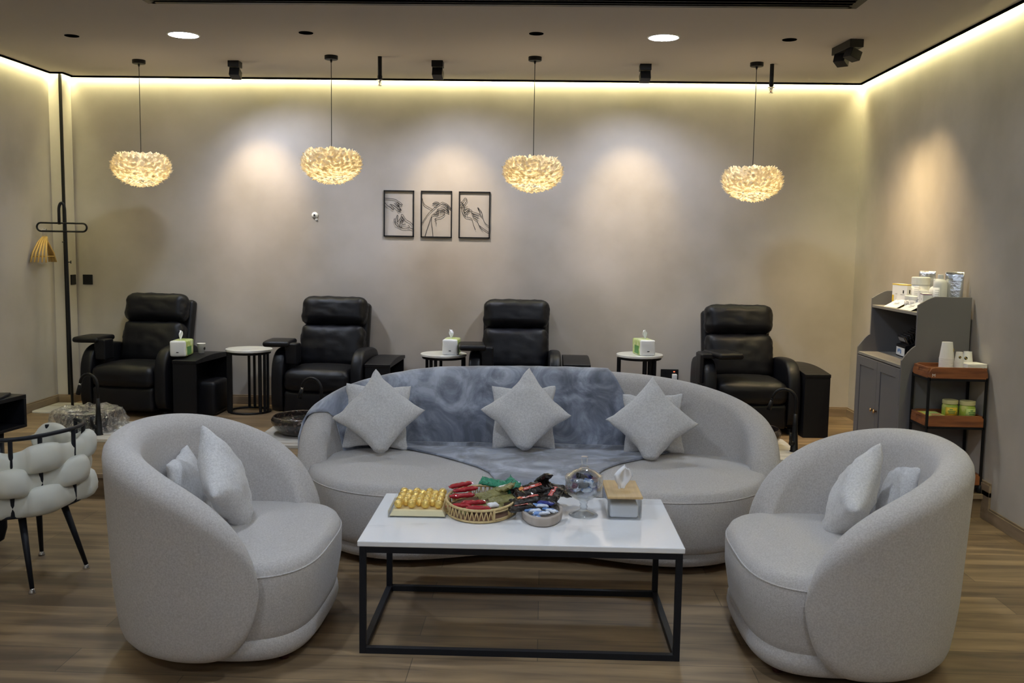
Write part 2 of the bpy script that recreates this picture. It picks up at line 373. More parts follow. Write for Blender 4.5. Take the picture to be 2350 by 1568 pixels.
# recessed dark fittings
hl = [(-3.178, 6.432, 'small dark recessed ceiling fitting near the left wall'), (-1.568, 6.283, 'small dark recessed ceiling fitting in front of the second pendant'),
      (-.081, 6.252, 'small dark recessed ceiling fitting in front of the third pendant'), (1.548, 6.37, 'small dark recessed ceiling fitting in front of the fourth pendant')]
t = thing('recessed_spotlight', hl[0][2], 'spotlight', (hl[0][0], hl[0][1], ZC), group='unlit recessed spotlights')
MB().lathe([(.036, -.003), (.046, -.003), (.047, .001), (.036, .001)], 28, closed=True).build('trim_ring', 'void', t, smooth=True)
MB().lathe([(.0, -.0008), (.036, -.0008), (.036, .0005), (0, .0005)], 28).build('recess_shade_disc', 'void', t)  # flat dead-black disc paints the shade of a hollow; the ceiling is not cut
for x, y, l in hl[1:]: dup(t, (x, y, ZC), label=l)
# linear air vent
t = thing('air_vent', 'long dark linear air grille in the ceiling at the top edge', 'vent', (-.28, 5.22, ZC))
MB().box(-1.95, 1.93, -.26, .26, -.002, .0).build('backing', 'void', t)
m = MB(); m.box(-1.97, 1.95, .26, .30, -.010, 0); m.box(-1.97, 1.95, -.30, -.26, -.010, 0); m.box(-2.0, -1.95, -.30, .30, -.010, 0); m.box(1.93, 1.98, -.30, .30, -.010, 0)
m.build('frame', 'black', t)
for k in range(9):
    m = MB(); y = .22-k*.055; m.prism([(y, -.002), (y+.006, -.002), (y-.016, -.016), (y-.022, -.016)], 0, -1.95, 1.93); m.build('slat', 'black', t)
# surface spots
def lamp(kind, name, parent, loc, direction, energy, color, size, blend=1, rad=.03):
    l = bpy.data.lights.new(name, kind); l.energy = energy; l.color = color; l.shadow_soft_size = rad
    if kind == 'SPOT': l.spot_size = size; l.spot_blend = blend
    o = bpy.data.objects.new(name, l); COL.objects.link(o); o.parent = parent; o.location = loc
    if direction: o.rotation_euler = Vector(direction).to_track_quat('-Z', 'Y').to_euler()
    return o
def spot(x, y, aim, lab, cool=1.0, heads=1, rz=0):
    t = thing('ceiling_spotlight', lab, 'spotlight', (x, y, ZC), rz, 'black surface mounted spotlights')
    if heads == 1:
        MB().box(-.042, .042, -.055, .035, -.045, 0).build('mounting_box', 'black', t, bevel=.003)
        offs = [(0, 0)]
    else:
        MB().box(-.045, .045, -.17, .13, -.05, 0).build('mounting_box', 'black', t, bevel=.003)
        offs = [(0, -.11), (0, .07)]
    for i, (ox, oy) in enumerate(offs):
        MB().tube([(ox, oy, -.045), (ox, oy, -.062)], .008).build('swivel', 'black', t)
        a = Vector(aim[i]).normalized(); rz2 = math.atan2(-a.x, a.y); h = MB(); h.T = Matrix.Translation((ox, oy, -.088)) @ RZ(rz2) @ Matrix.Rotation(-.35, 4, 'X')
        h.box(-.038, .038, -.04, .04, -.03, .03); ho = h.build('lamp_head', 'black', t, bevel=.003)
        c = Vector((ox, oy, -.088)) + a*.065
        lamp('SPOT', 'warm_beam', t, c, a, WARM_W*(1.4 if heads == 2 else 1), WARM, .95 if heads == 1 else 1.5, 1.0, .02)
        if cool: lamp('SPOT', 'cool_beam', t, c + Vector((0, 0, -.01)), (a.x+.35*cool, a.y*.9, a.z-.45), COOL_W, (.74, .79, 1), 2.2, 1.0, .03)
spot(-2.36, 7.30, [(-.02, .70, -.90)], 'black ceiling spotlight between the first and second feather pendants', 1)
spot(-.818, 7.22, [(0.04, .75, -.92)], 'black ceiling spotlight above the framed hand line drawings', .3)
spot(.717, 7.28, [(-.04, .72, -.95)], 'black ceiling spotlight between the third and fourth feather pendants', .0001)
spot(1.95, 6.50, [(.44, .12, -1.45), (.42, .42, -1.5)], 'black twin-headed ceiling spotlight near the right wall', 0, 2, .1)
# sprinklers
def sprinkler(x, y, lab):
    t = thing('fire_sprinkler', lab, 'sprinkler', (x, y, ZC), group='fire sprinklers')
    MB().tube([(0, 0, 0), (0, 0, -.135)], .015, 14).build('pipe', 'black', t, smooth=False)
    MB().lathe([(.017, -.135), (.018, -.15), (.014, -.158), (.010, -.165)], 14).build('collar', 'black', t, smooth=True)
    m = MB().lathe([(.010, -.163), (.024, -.166), (.024, -.169), (.007, -.171), (.007, -.18), (.004, -.19)], 16)
    m.tube([(-.007, 0, -.170), (-.012, 0, -.185), (-.004, 0, -.203)], .002, 6).tube([(.007, 0, -.170), (.012, 0, -.185), (.004, 0, -.203)], .002, 6)
    m.lathe([(.0, -.203), (.015, -.205), (.015, -.208), (0, -.208)], 16).build('head', 'chrome', t, smooth=True)
    MB().tube([(0, 0, -.172), (0, 0, -.200)], .003, 8).build('bulb', 'redglass', t)
sprinkler(-1.221, 7.05, 'black pipe fire sprinkler hanging right of the second feather pendant')
sprinkler(1.632, 7.2, 'black pipe fire sprinkler hanging right of the fourth feather pendant')

# feather pendants
def feather_mesh():
    m = MB(); rnd = random.Random(3); R0, H0 = .203, .126
    # rows of feathers over a flattened bowl
    rows = 27
    for i in range(rows):
        q = i/(rows-1); el = -PI/2*.97 + q*(PI/2*.97+.62)
        rr = R0*math.cos(el); zz = H0*math.sin(el)
        cnt = max(10, int(2*PI*rr/.0175))
        for k in range(cnt):
            az = 2*PI*(k+rnd.random()*.8)/cnt; e = el+rnd.uniform(-.07, .07)
            base = Vector((R0*math.cos(e)*math.cos(az), R0*math.cos(e)*math.sin(az), H0*math.sin(e)))
            out = Vector((math.cos(az)*math.cos(e), math.sin(az)*math.cos(e), math.sin(e)*1.3)).normalized()
            upv = Vector((-math.cos(az)*math.sin(e), -math.sin(az)*math.sin(e), math.cos(e)))
            d = (upv*(.85+.15*rnd.random()) + out*rnd.uniform(.18, .52) + Vector((rnd.uniform(-.3, .3), rnd.uniform(-.3, .3), rnd.uniform(-.1, .1)))).normalized()
            if i > rows-4: d = (d + out*.3 + Vector((0, 0, .25))).normalized()
            L = rnd.uniform(.026, .042); w = rnd.uniform(.011, .016); side = d.cross(out).normalized(); nn = side.cross(d).normalized()
            st = [(0, .25), (.3, .9), (.6, 1), (.85, .75), (1, .15)]; vs = []
            cu = rnd.uniform(-.004, .016)
            for (u, ww) in st:
                c = base + d*L*u + nn*cu*u*u
                tw = rnd.uniform(-.0025, .0025)
                vs += [c - side*w*ww - nn*.004*ww, c + nn*tw, c + side*w*ww - nn*.004*ww]
            fs = []
            for s_ in range(4):
                fs += [(s_*3, s_*3+1, s_*3+4, s_*3+3), (s_*3+1, s_*3+2, s_*3+5, s_*3+4)]
            m.add(vs, fs)
    return m
pl = [(-3.085, 7.27, 2.073, 'leftmost'), (-1.573, 7.037, 2.098, 'second from left'), (-.097, 7.018, 2.056, 'third from left'), (1.511, 7.154, 2.018, 'rightmost')]
shade_me = None
for i, (x, y, z, w) in enumerate(pl):
    t = thing('pendant_lamp', w + ' of the four white feather pendant lamps, lit warm', 'pendant lamp', (x, y, ZC), i*1.3, 'feather pendant lamps')
    MB().lathe([(.0, -.028), (.045, -.028), (.048, -.024), (.048, 0)], 28).build('canopy', 'black', t, smooth=False)
    MB().lathe([(.008, -.028), (.007, -.042), (.003, -.05)], 10).build('cord_grip', 'black', t, smooth=True)
    MB().tube([(0, 0, -.04), (0, 0, z+.10-ZC)], .0026, 6).build('cord', 'black', t)
    if shade_me is None:
        s = feather_mesh().build('feather_shade', 'feather', t, smooth=True); shade_me = s.data
    else:
        s = bpy.data.objects.new('feather_shade', shade_me); COL.objects.link(s); s.parent = t
    s.location = (0, 0, z-ZC); s.scale = (1.0, 1.0, 1.0)
    lamp('POINT', 'bulb_light', t, (0, 0, z-.01-ZC), None, PEND_W, (1.0, .80, .48), 0, 0, .10)

# ------------------------------------------------------------------ wall things
def frame_pic(x0, x1, z0, z1, lines, lab):
    t = thing('wire_wall_art', lab, 'wall art', ((x0+x1)/2, YB-.012, (z0+z1)/2), group='three black line drawings of hands')
    w, h = (x1-x0)/2, (z1-z0)/2; b = .0095
    m = MB(); m.box(-w, w, -.007, .007, h-b, h).box(-w, w, -.007, .007, -h, -h+b).box(-w, -w+b, -.007, .007, -h, h).box(w-b, w, -.007, .007, -h, h)
    m.build('frame', 'black', t)
    m = MB()
    for L in lines:
        # smooth through points (catmull-rom); coordinates 0..1 from the upper left corner of the frame
        P = [Vector((-w+2*w*a, 0, h-2*h*c)) for a, c in L]
        if len(P) > 2:
            Q = []
            for i in range(len(P)-1):
                p0, p1, p2, p3 = P[max(0, i-1)], P[i], P[i+1], P[min(len(P)-1, i+2)]
                for k in range(4):
                    u = k/4; Q.append(.5*((2*p1)+(p2-p0)*u+(2*p0-5*p1+4*p2-p3)*u*u+(3*p1-p0-3*p2+p3)*u**3))
            P = Q+[P[-1]]
        m.tube(P, .0021, 5)
    m.build('line_drawing', 'black', t)
def nrm(ox, oy, W, H, LL): return [[((x-ox)/W, (y-oy)/H) for x, y in L] for L in LL]
L1 = nrm(170, 132, 595, 900, [[(190, 285), (380, 303), (450, 340), (500, 370), (538, 412), (500, 405), (460, 375), (425, 352)], [(195, 375), (240, 430), (300, 465), (360, 505), (368, 490), (340, 450), (305, 410), (285, 405), (340, 415), (400, 455), (450, 495), (515, 522), (500, 495), (480, 465), (450, 430), (410, 370)],
    [(450, 495), (445, 515), (480, 548), (490, 530), (465, 500)], [(375, 378), (415, 420), (462, 455)], [(400, 370), (440, 405), (475, 440)], [(425, 352), (465, 400), (475, 465), (500, 512)],
    [(745, 805), (690, 745), (600, 690), (545, 605), (520, 598), (510, 615), (530, 655), (575, 705)], [(745, 880), (670, 855), (530, 862), (430, 770), (440, 735), (448, 640), (440, 608), (425, 640), (405, 700), (400, 790), (420, 805)],
    [(400, 790), (378, 720), (378, 685), (398, 688)], [(400, 790), (440, 820), (530, 862)], [(445, 740), (490, 690), (525, 650), (540, 662), (500, 735), (488, 775), (510, 830), (530, 860)], [(495, 740), (520, 700), (545, 675), (570, 690), (545, 720), (530, 760), (545, 800), (575, 785), (605, 785)], [(650, 800), (672, 825), (668, 855)], [(490, 770), (500, 745), (550, 700)]])
L2 = nrm(895, 145, 598, 900, [[(915, 290), (950, 390), (990, 430), (1115, 500)], [(912, 780), (980, 670), (1050, 570), (1180, 450), (1290, 368), (1340, 372), (1400, 400), (1440, 440), (1475, 482), (1440, 465), (1400, 410)], [(1115, 398), (1160, 362), (1200, 355), (1250, 378)], [(1115, 398), (1180, 375), (1250, 380)], [(1140, 412), (1180, 425), (1215, 415)],
    [(1305, 385), (1380, 410), (1415, 470), (1430, 540), (1432, 558), (1390, 540), (1345, 515)], [(1290, 412), (1360, 432), (1400, 480), (1425, 545)], [(1270, 448), (1340, 465), (1380, 500), (1420, 545)], [(1200, 505), (1240, 490), (1310, 490), (1340, 520), (1352, 570), (1340, 605), (1280, 645), (1185, 672), (1162, 700)],
    [(1180, 680), (1185, 740), (1195, 790)], [(975, 1020), (1030, 840), (1100, 640), (1130, 600), (1180, 600), (1220, 575), (1240, 540), (1235, 520), (1210, 545), (1180, 580)], [(1100, 640), (1102, 760), (1120, 900), (1130, 1020)], [(1130, 600), (1180, 555), (1240, 490)], [(1255, 505), (1275, 540), (1268, 575)], [(1285, 500), (1300, 540), (1300, 575)], [(1308, 500), (1328, 540), (1325, 575)], [(1160, 590), (1210, 598), (1245, 570)]])
L3 = nrm(1618, 155, 605, 900, [[(1660, 355), (1700, 335), (1725, 288), (1755, 285), (1775, 320), (1750, 370), (1715, 410), (1690, 385), (1660, 355)], [(1645, 375), (1680, 372), (1700, 400), (1690, 425), (1645, 432)], [(1690, 425), (1740, 400)], [(1685, 430), (1670, 480), (1690, 560), (1745, 640), (1860, 670), (1900, 780), (1945, 892)],
    [(1715, 410), (1715, 460), (1760, 455), (1785, 445)], [(1715, 465), (1700, 500), (1720, 540), (1740, 590), (1735, 630)], [(1740, 455), (1720, 500), (1740, 520), (1790, 490), (1825, 485)], [(1830, 490), (1790, 520), (1750, 560), (1735, 610)], [(1825, 510), (1800, 545), (1775, 570), (1778, 612)], [(1830, 500), (1870, 520), (1860, 560), (1890, 590), (1950, 610), (2005, 635)],
    [(1870, 540), (1960, 565), (2025, 595), (2070, 645)], [(1880, 570), (1930, 600), (2000, 630)], [(1885, 620), (1940, 640), (1995, 680)], [(1885, 625), (1910, 660), (1970, 710), (2010, 800), (2075, 890)], [(2025, 595), (2030, 560), (2000, 500), (1980, 470), (1990, 462), (2020, 495), (2060, 550), (2080, 650), (2130, 760), (2195, 805)], [(2010, 800), (2090, 860), (2198, 930)], [(1985, 475), (2005, 490), (2000, 500)]])
frame_pic(-1.352, -1.097, 1.586, 1.970, L1, 'left of three wire drawings, two hands reaching towards each other')
frame_pic(-1.040, -.780, 1.583, 1.970, L2, 'middle of three wire drawings, crossed hands under closed lips')
frame_pic(-.724, -.462, 1.582, 1.968, L3, 'right of three wire drawings, two hands touching beside a flower')
tag(MB().box(-3.925, -3.842, YB-.010, YB, 1.142, 1.226).build('light_switch', 'black', bevel=.003), 'square black switch plate on the back wall near the left corner', 'switch')
tag(MB().box(XL+.1025, XL+.1125, YB-.105, YB-.025, 1.142, 1.226).build('light_switch', 'black', bevel=.003), 'square black switch plate on the pilaster side behind the coat rack', 'switch')
t = thing('wall_bracket', 'small white round fixing left on the bare wall by the drawings', 'fixing', (-1.933, YB, 1.755))
m = MB(); m.T = Matrix.Rotation(PI/2, 4, 'X'); m.lathe([(0, 0), (.026, 0), (.026, .010), (.014, .016), (.012, .022), (0, .022)], 18).build('plate', 'white', t, smooth=True)
m = MB(); m.T = Matrix.Rotation(PI/2, 4, 'X'); m.lathe([(0, .022), (.008, .022), (.008, .026), (0, .026)], 12).build('screw', 'blackprint', t)
m = MB(); m.T = Matrix.Rotation(PI/2, 4, 'X'); m.lathe([(0, 0), (.012, 0), (.011, .008), (0, .009)], 10, (.012, -.036, 0)).build('filler_dab', 'plaster_patch', t, smooth=True)
t = thing('wall_socket', 'black double socket with red light on the wall behind the sofa', 'socket', (1.066, YB, .46))
MB().box(-.074, .074, -.012, 0, -.045, .052).build('plate', 'black', t, bevel=.003)
MB().box(.032, .044, -.0135, -.012, .030, .036).build('indicator', 'led', t)
for sx in (-.045, .008): MB().box(sx, sx+.022, -.0145, -.012, .012, .040).build('rocker', 'blackboard', t, bevel=.001)
t = thing('plug_charger', 'small white plug charger pushed into the black wall socket', 'charger', (1.105, YB-.012, .445))
MB().rbox(-.020, .020, -.045, 0, -.03, .03, .006, n=3).build('body', 'white', t, smooth=True)
MB().tube([(0, -.03, -.03), (0, -.035, -.08), (.01, -.03, -.29), (.03, -.02, -.30)], .002, 6).build('cable', 'white', t)

# ------------------------------------------------------------------ upholstered shells (sofa and tub chairs)
def sgp(a, p): return math.copysign(abs(a)**p, a)
def arc_path(A, B, p, ph_end, n=160):
    """plan curve around the back, from one front end to the other; back at +y"""
    P = []
    for i in range(n+1):
        a = PI/2 + (2*i/n-1)*(ph_end)      # angle from +x
        P.append(Vector((A*sgp(math.cos(a), 2/p), B*sgp(math.sin(a), 2/p), 0)))
    d = [0]
    for i in range(n): d.append(d[-1]+(P[i+1]-P[i]).length)
    def at(u):     # u -1..1 by arc length
        s = (u+1)/2*d[-1]; i = 0
        lo, hi = 0, n
        while hi-lo > 1:
            m = (lo+hi)//2
            if d[m] <= s: lo = m
            else: hi = m
        q = (s-d[lo])/max(1e-9, d[hi]-d[lo]); q = max(-.2, min(1.2, q))
        c = P[lo].lerp(P[hi], q); i0, i1 = max(0, lo-2), min(n, hi+2); t = (P[i1]-P[i0]).normalized()
        return c, Vector((t.y, -t.x, 0))*(-1 if False else 1)
    return at
def shell_fn(path, th, zc, zm, pz, qz=2.0, zb=.045, pb=14, lean=.0, tuck=.06):
    def outward(n, c): return n if n.dot(c) > 0 else -n
    def sec(u):
        au = min(1, abs(u)); zt = zm + (zc-zm)*max(0, 1-au**pz)**(1/qz); z0 = zb + (zm-zb)*(1-max(0, 1-au**pb)**.5)
        hz = (zt-z0)/2; r = max(.001, min(th/2, hz)); c, n = path(u); n = outward(n, c)
        return c, n, zt, z0, r
    def pt(u, k, off=0):
        """k in 0..1 around the section: 0 = inner bottom, up the inner face, over the top, down the outer face"""
        c, n, zt, z0, r = sec(u); rr = r+off
        H = max(0, (zt-z0)-2*r)
        # lengths: inner side .. top arc .. outer side .. bottom arc
        if k < .35: q = k/.35; nx, z = -rr, z0+r+H*q
        elif k < .5: a = PI-(k-.35)/.15*PI; nx, z = rr*math.cos(a), zt-r+rr*math.sin(a)
        elif k < .85: q = (k-.5)/.35; nx, z = rr, zt-r-H*q
        else: a = -(k-.85)/.15*PI; nx, z = rr*math.cos(a), z0+r+rr*math.sin(a)
        if z < .30: nx -= tuck*((.30-z)/.30)**1.6
        nx += lean*(z-.35)
        return Vector((c.x+n.x*nx, c.y+n.y*nx, z))
    return sec, pt
def shell_mesh(pt, nu=110):
    us = [math.sin(PI/2*(2*i/nu-1)) for i in range(nu+1)]; us = [u*.9985 for u in us]
    us = [math.copysign(.45*abs(u)+.55*abs(math.sin(PI/2*u)), u) if False else u for u in us]
    ks = [i/26*.35 for i in range(14)][:0]
    ks = [.35*i/14 for i in range(14)]+[.35+.15*i/8 for i in range(8)]+[.5+.35*i/14 for i in range(14)]+[.85+.15*i/8 for i in range(8)]
    return MB().loft([[pt(u, k) for k in ks] for u in us])
def inset_rings(out, prof, skel, dome):
    """out: closed plan outline; prof: [(inset,z)]; then doming towards skel(p)"""
    n = len(out); nm = []
    for i in range(n):
        t = (out[(i+1) % n]-out[i-1]).normalized(); nm.append(Vector((t.y, -t.x, 0)))
    a = sum((out[i].x*out[(i+1) % n].y-out[(i+1) % n].x*out[i].y) for i in range(n))
    if a < 0: nm = [-q for q in nm]
    rings = [[Vector((p.x, p.y, z))-q*ins for p, q in zip(out, nm)] for ins, z in prof]
    last = rings[-1]
    for k in dome:
        rings.append([Vector((p.x+(skel(p).x-p.x)*k[0], p.y+(skel(p).y-p.y)*k[0], p.z+k[1])) for p in last])
    return rings
def sofa_like(root, at, pt, out, band, skel, seat_z, piping=True, feet=()):
    sh = shell_mesh(pt).build('back_shell', 'fabric', root, smooth=True)
    z = seat_z
    prof = [(.04, .105), (.026, .12), (.018, .15), (.002, .25), (0, z-.06), (.006, z-.035), (.018, z-.014), (.035, z-.003), (.05, z)]
    se = MB().loft(inset_rings(out, prof, skel, [(.15, .006), (.35, .013), (.6, .018), (.85, .02)])).build('seat', 'fabric', root, smooth=True)
    pr = inset_rings(out, [(.0035, z-.045)], skel, [])[0]
    MB().tube(pr, .0035, 6, closed=True).build('piping', 'fabric', se, smooth=True)
    prof = [(.09, .035), (.045, .032), (.016, .040), (.003, .058), (-.003, .080), (.0, .105), (.010, .124), (.03, .130)]
    MB().loft(inset_rings(out, [(a+band, b) for a, b in prof], skel, [])).build('base_band', 'fabric', root, smooth=True)
    for fx, fy in feet: MB().lathe([(.018, 0), (.028, .045)], 16, (fx, fy, 0)).build('foot', 'leg', root, smooth=False)
    return sh, se

# sofa: world-aligned local frame, origin on the floor under the seat centre
SX, SY = -.02, 4.885
s_path = arc_path(1.165, .475, 2.35, math.radians(104), 240)
s_sec, s_pt = shell_fn(s_path, .15, .835, .30, 3.1, 2.0, lean=.03)
sofa = thing('curved_sofa', 'large curved pale grey sofa with a blue-grey throw, behind the coffee table', 'sofa', (SX, SY, 0))
def s_front(x):
    ax = abs(x)
    if ax < .65: return -.42-.15*math.sin(PI*ax/1.3)**2
    if ax > 1.2: return .03
    return -.57+.62*(1-math.sqrt(max(0, 1-((ax-.65)/.55)**2)))
s_out = []
for i in range(61):
    x = -1.2*math.cos(PI*i/60); s_out.append(Vector((x, s_front(x), 0)))
for i in range(1, 40):
    a = PI*i/40; s_out.append(Vector((1.2*sgp(math.cos(a), .6), .05+.34*sgp(math.sin(a), .6), 0)))
s_skel = lambda p: Vector((max(-.85, min(.85, p.x)), -.08 if p.y < -.08 else p.y*.4, 0))
sofa_sh, sofa_se = sofa_like(sofa, s_path, s_pt, s_out, .045, s_skel, .405, feet=((-.8, -.38), (.8, -.38), (0, -.2), (-.75, .3), (.75, .3)))

# tub armchairs: local frame: back towards +y, opens towards -y
c_path = arc_path(.475, .37, 2.15, math.radians(120), 200)
c_sec, c_pt = shell_fn(c_path, .135, .82, .33, 2.35, 2.0, lean=.05, tuck=.03, pb=17)
c_out = []
for i in range(72):
    a = 2*PI*i/72; c_out.append(Vector((.45*sgp(math.cos(a), 2/3.3), -.03+.35*sgp(math.sin(a), 2/3.3), 0)))
c_skel = lambda p: Vector((p.x*.1, -.03+(p.y+.03)*.1, 0))
def tub(loc, rz, lab):
    t = thing('tub_armchair', lab, 'armchair', loc, rz, 'pale grey tub armchairs')
    sofa_like(t, c_path, c_pt, c_out, .018, c_skel, .40, feet=((-.28, -.26), (.28, -.26), (-.25, .2), (.25, .2)))
    return t
AL, AR = (-1.197, 3.65, 0), (1.137, 3.66, 0)
RL, RR = PI/2, -PI/2
armL = tub(AL, RL, 'left pale grey tub armchair, opening to the right towards the coffee table')
armR = dup(armL, AR, RR, label='right pale grey tub armchair, opening to the left towards the coffee table')

# cushions
def cushion_mesh(S, T, seed, pull=.17, n=26, crease=0, sag=0):
    vs = []; fs = []; m = MB(); idx = {}
    def P(i, j, sg):
        u, v = 2*i/n-1, 2*j/n-1
        u, v = math.copysign(1-(1-abs(u))**1.35, u), math.copysign(1-(1-abs(v))**1.35, v)
        x = u*(1-pull*(1-v*v)*abs(u)**1.5); y = v*(1-pull*(1-u*u)*abs(v)**1.5)
        e = max(0, (1-u**4)*(1-v**4)); t = T*(e**.52)*(.62+.38*(1-u*u)*(1-v*v))
        bl = 1-.075*(x*x*y*y)**1.5; q = Vector((x*S*bl, y*S*bl, 0)); nz = noise.noise(Vector((x*2.2, y*2.2, seed)))*.012*e**.5 + noise.noise(Vector((x*5+seed, y*5, 3)))*.006*e**.5
        z = sg*t + nz
        if crease:   # folded lower corner (-x,-y)
            d = (x+y+1.25)/.25
            if d < 1: z += sg*.006*math.sin(d*5.5)*e**.3; 
            if x+y < -1.45: z += -.05*(-(x+y)-1.45); q += Vector((1, 1, 0))*S*.30*(-(x+y)-1.45)
        q += Vector((noise.noise(Vector((x*3, y*3, seed+9))), noise.noise(Vector((x*3, y*3, seed+19))), 0))*.007
        q.z = z; return q
    def vid(i, j, sg):
        edge = i in (0, n) or j in (0, n); k = (i, j, 0 if edge else sg)
        if k not in idx: idx[k] = len(vs); vs.append(P(i, j, sg) if not edge else P(i, j, 0))
        return idx[k]
    for sg in (1, -1):
        for i in range(n):
            for j in range(n):
                q = (vid(i, j, sg), vid(i+1, j, sg), vid(i+1, j+1, sg), vid(i, j+1, sg)); fs.append(q if sg > 0 else tuple(reversed(q)))
    m.add(vs, fs); m.vs = vs; return m
def cushion(loc, yaw, tilt, spin, S, T, seed, lab, group, crease=0, pull=.19):
    """faces -y (after yaw), leans back by tilt, spun in its own plane"""
    m = cushion_mesh(S, T, seed, pull, crease=crease)
    o = m.build('throw_cushion', 'cushion', smooth=True)
    n = Matrix.Rotation(yaw, 4, 'Z') @ Matrix.Rotation(PI/2-tilt, 4, 'X') @ Matrix.Rotation(spin, 4, 'Z')
    o.matrix_world = Matrix.Translation(loc) @ n
    b = []   # welt piping along the edge
    tag(o, lab, 'cushion', group)
    return o
q = PI/4
gs = 'pale grey throw cushions on the sofa'
cushion((-.890, 5.060, .60), .10, .26, -.04, .188, .050, 1, 'square cushion standing upright behind the left diamond cushion on the sofa', gs, pull=.16)
cushion((-.857, 4.93, .635), .06, .33, q+.10, .187, .074, 2, 'left of the three diamond-turned front cushions on the sofa', gs, 1)
cushion((-.100, 5.12, .60), 0, .24, .02, .187, .050, 3, 'square cushion standing upright behind the middle diamond cushion on the sofa', gs, pull=.16)
cushion((-.083, 4.97, .655), 0, .33, q-.05, .184, .074, 4, 'middle of the three diamond-turned front cushions on the sofa', gs, 1)
cushion((.60, 5.10, .585), -.05, .24, .03, .174, .050, 5, 'square cushion standing upright behind the right diamond cushion on the sofa', gs, pull=.16)
cushion((.575, 4.95, .622), -.04, .33, q-.02, .185, .074, 6, 'right of the three diamond-turned front cushions on the sofa', gs, 1)
ga = 'pale grey throw cushions in the armchairs'
cushion((-1.245, 3.66, .585), PI/2+.15, .36, q, .185, .074, 7, 'pointed front cushion leaning in the left armchair', ga, 1)
cushion((-1.42, 3.74, .53), PI/2+.1, .30, .05, .165, .050, 8, 'half hidden cushion behind the pointed one in the left armchair', ga, pull=.16)
cushion((1.24, 3.76, .56), -PI/2-.25, .40, q, .185, .074, 9, 'pointed front cushion leaning in the right armchair', ga, 1)
cushion((1.43, 3.80, .55), -PI/2-.1, .30, .05, .165, .050, 10, 'half hidden cushion behind the pointed one in the right armchair', ga, pull=.16)

# throw blanket laid over the sofa back and seat
def blanket():
    m = MB()
    def topbump(u, k): return .010+.004*noise.noise(Vector((u*9, k*9, 1)))
    # upper piece: over the outer face, top, inner face
    rows = []; NU = 90
    ks = [.62-.27*i/12 for i in range(13)]+[.35-.20*(i+1)/9 for i in range(9)]
    for r, k in enumerate(ks):
        kk = r/(len(ks)-1)
        inner = max(0, (.42-k)/.27)
        # arm drape on the left ends further forward on the outside, right edge runs diagonally
        uL = -.86+.10*inner**.8 if k < .5 else -.89
        uR = .255+.20*inner
        row = []
        for i in range(NU+1):
            u = uL+(uR-uL)*i/NU
            off = .012+.005*noise.noise(Vector((u*7, k*12, 2)))+.004*abs(noise.noise(Vector((u*16, k*10, 5))))
            p = s_pt(-u, k, off); row.append(p)
        rows.append(row)
    m.loft(rows, closed=False)
    # lower piece: over the seat to the front edge
    bv = BVHTree.FromPolygons([v.co.copy() for v in sofa_se.data.vertices], [tuple(p.vertices) for p in sofa_se.data.polygons])
    rows = []; NX = 70
    def lerp(a, b, q): return a+(b-a)*q
    L = [(0, -1.00), (.02, -.93), (.15, -.72), (.3, -.56), (.5, -.42), (.7, -.30), (.85, -.235), (1, -.20)]
    R = [(0, .74), (.1, .70), (.3, .56), (.5, .42), (.7, .33), (.85, .29), (1, .28)]
    def itp(T, w):
        for (a, x), (b, y) in zip(T, T[1:]):
            if w <= b: return lerp(x, y, (w-a)/(b-a))
        return T[-1][1]
    W = [0, .01, .02, .05, .1, .15, .2, .26, .32, .38, .44, .5, .56, .62, .68, .74, .8, .85, .9, .95, 1]
    for w in W:
        xl, xr = itp(L, w), itp(R, w); row = []
        for i in range(NX+1):
            x = lerp(xl, xr, i/NX); yb = .30-.10*(abs(x)/1.0)**4 if abs(x) < 1 else .2; yf = s_front(x)+.05; y = lerp(yb, yf, w)
            h = bv.ray_cast(Vector((x, y, 1)), Vector((0, 0, -1)))[0]; z = h.z if h else .42
            row.append(Vector((x, y, z+.009+.004*noise.noise(Vector((x*8, y*8, 3)))+(0.02*(1-w/.05) if w < .05 else 0))))
        rows.append(row)
    for (ins, z) in [(.03, .402), (.012, .388), (-.003, .365), (-.012, .32), (-.016, .26), (-.014, .20), (-.010, .16)]:
        xl, xr = -.20+(.402-z)*.25, .28-(.402-z)*.25; row = []
        for i in range(NX+1):
            x = lerp(xl, xr, i/NX); row.append(Vector((x, s_front(x)+ins-.010-.005*abs(noise.noise(Vector((x*14, z*3, 4)))), z+.008)))
        rows.append(row)
    m.loft(rows, closed=False)
    o = m.build('throw_blanket', 'plush', smooth=True, solid=.009, loc=(SX, SY, 0))
    tag(o, 'blue-grey plush throw draped over the back and seat of the sofa', 'blanket')
blanket()

# ------------------------------------------------------------------ coffee table
TT = .4349
tbl = thing('coffee_table', 'white marble topped coffee table with black square bar frame', 'coffee table', (-.0695, 3.428, 0), .0086)
MB().box(-.605, .605, -.005, .68, TT-.022, TT).build('tabletop', 'marble', tbl, bevel=.004)
b = .024
def cb(n, *a): MB().box(*a).build(n, 'black2', tbl, bevel=.001)
for x in (-.598, .598-b):
    for y in (0, .675-b): cb('leg', x, x+b, y, y+b, 0, TT-.022)
for y in (0, .675-b):
    cb('frame_bar', -.598+b, .598-b, y, y+b, TT-.022-b, TT-.022); cb('frame_bar', -.598+b, .598-b, y, y+b, 0, b)
for x in (-.598, .598-b):
    cb('frame_bar', x, x+b, b, .675-b, TT-.022-b, TT-.022); cb('frame_bar', x, x+b, b, .675-b, 0, b)

Z = TT
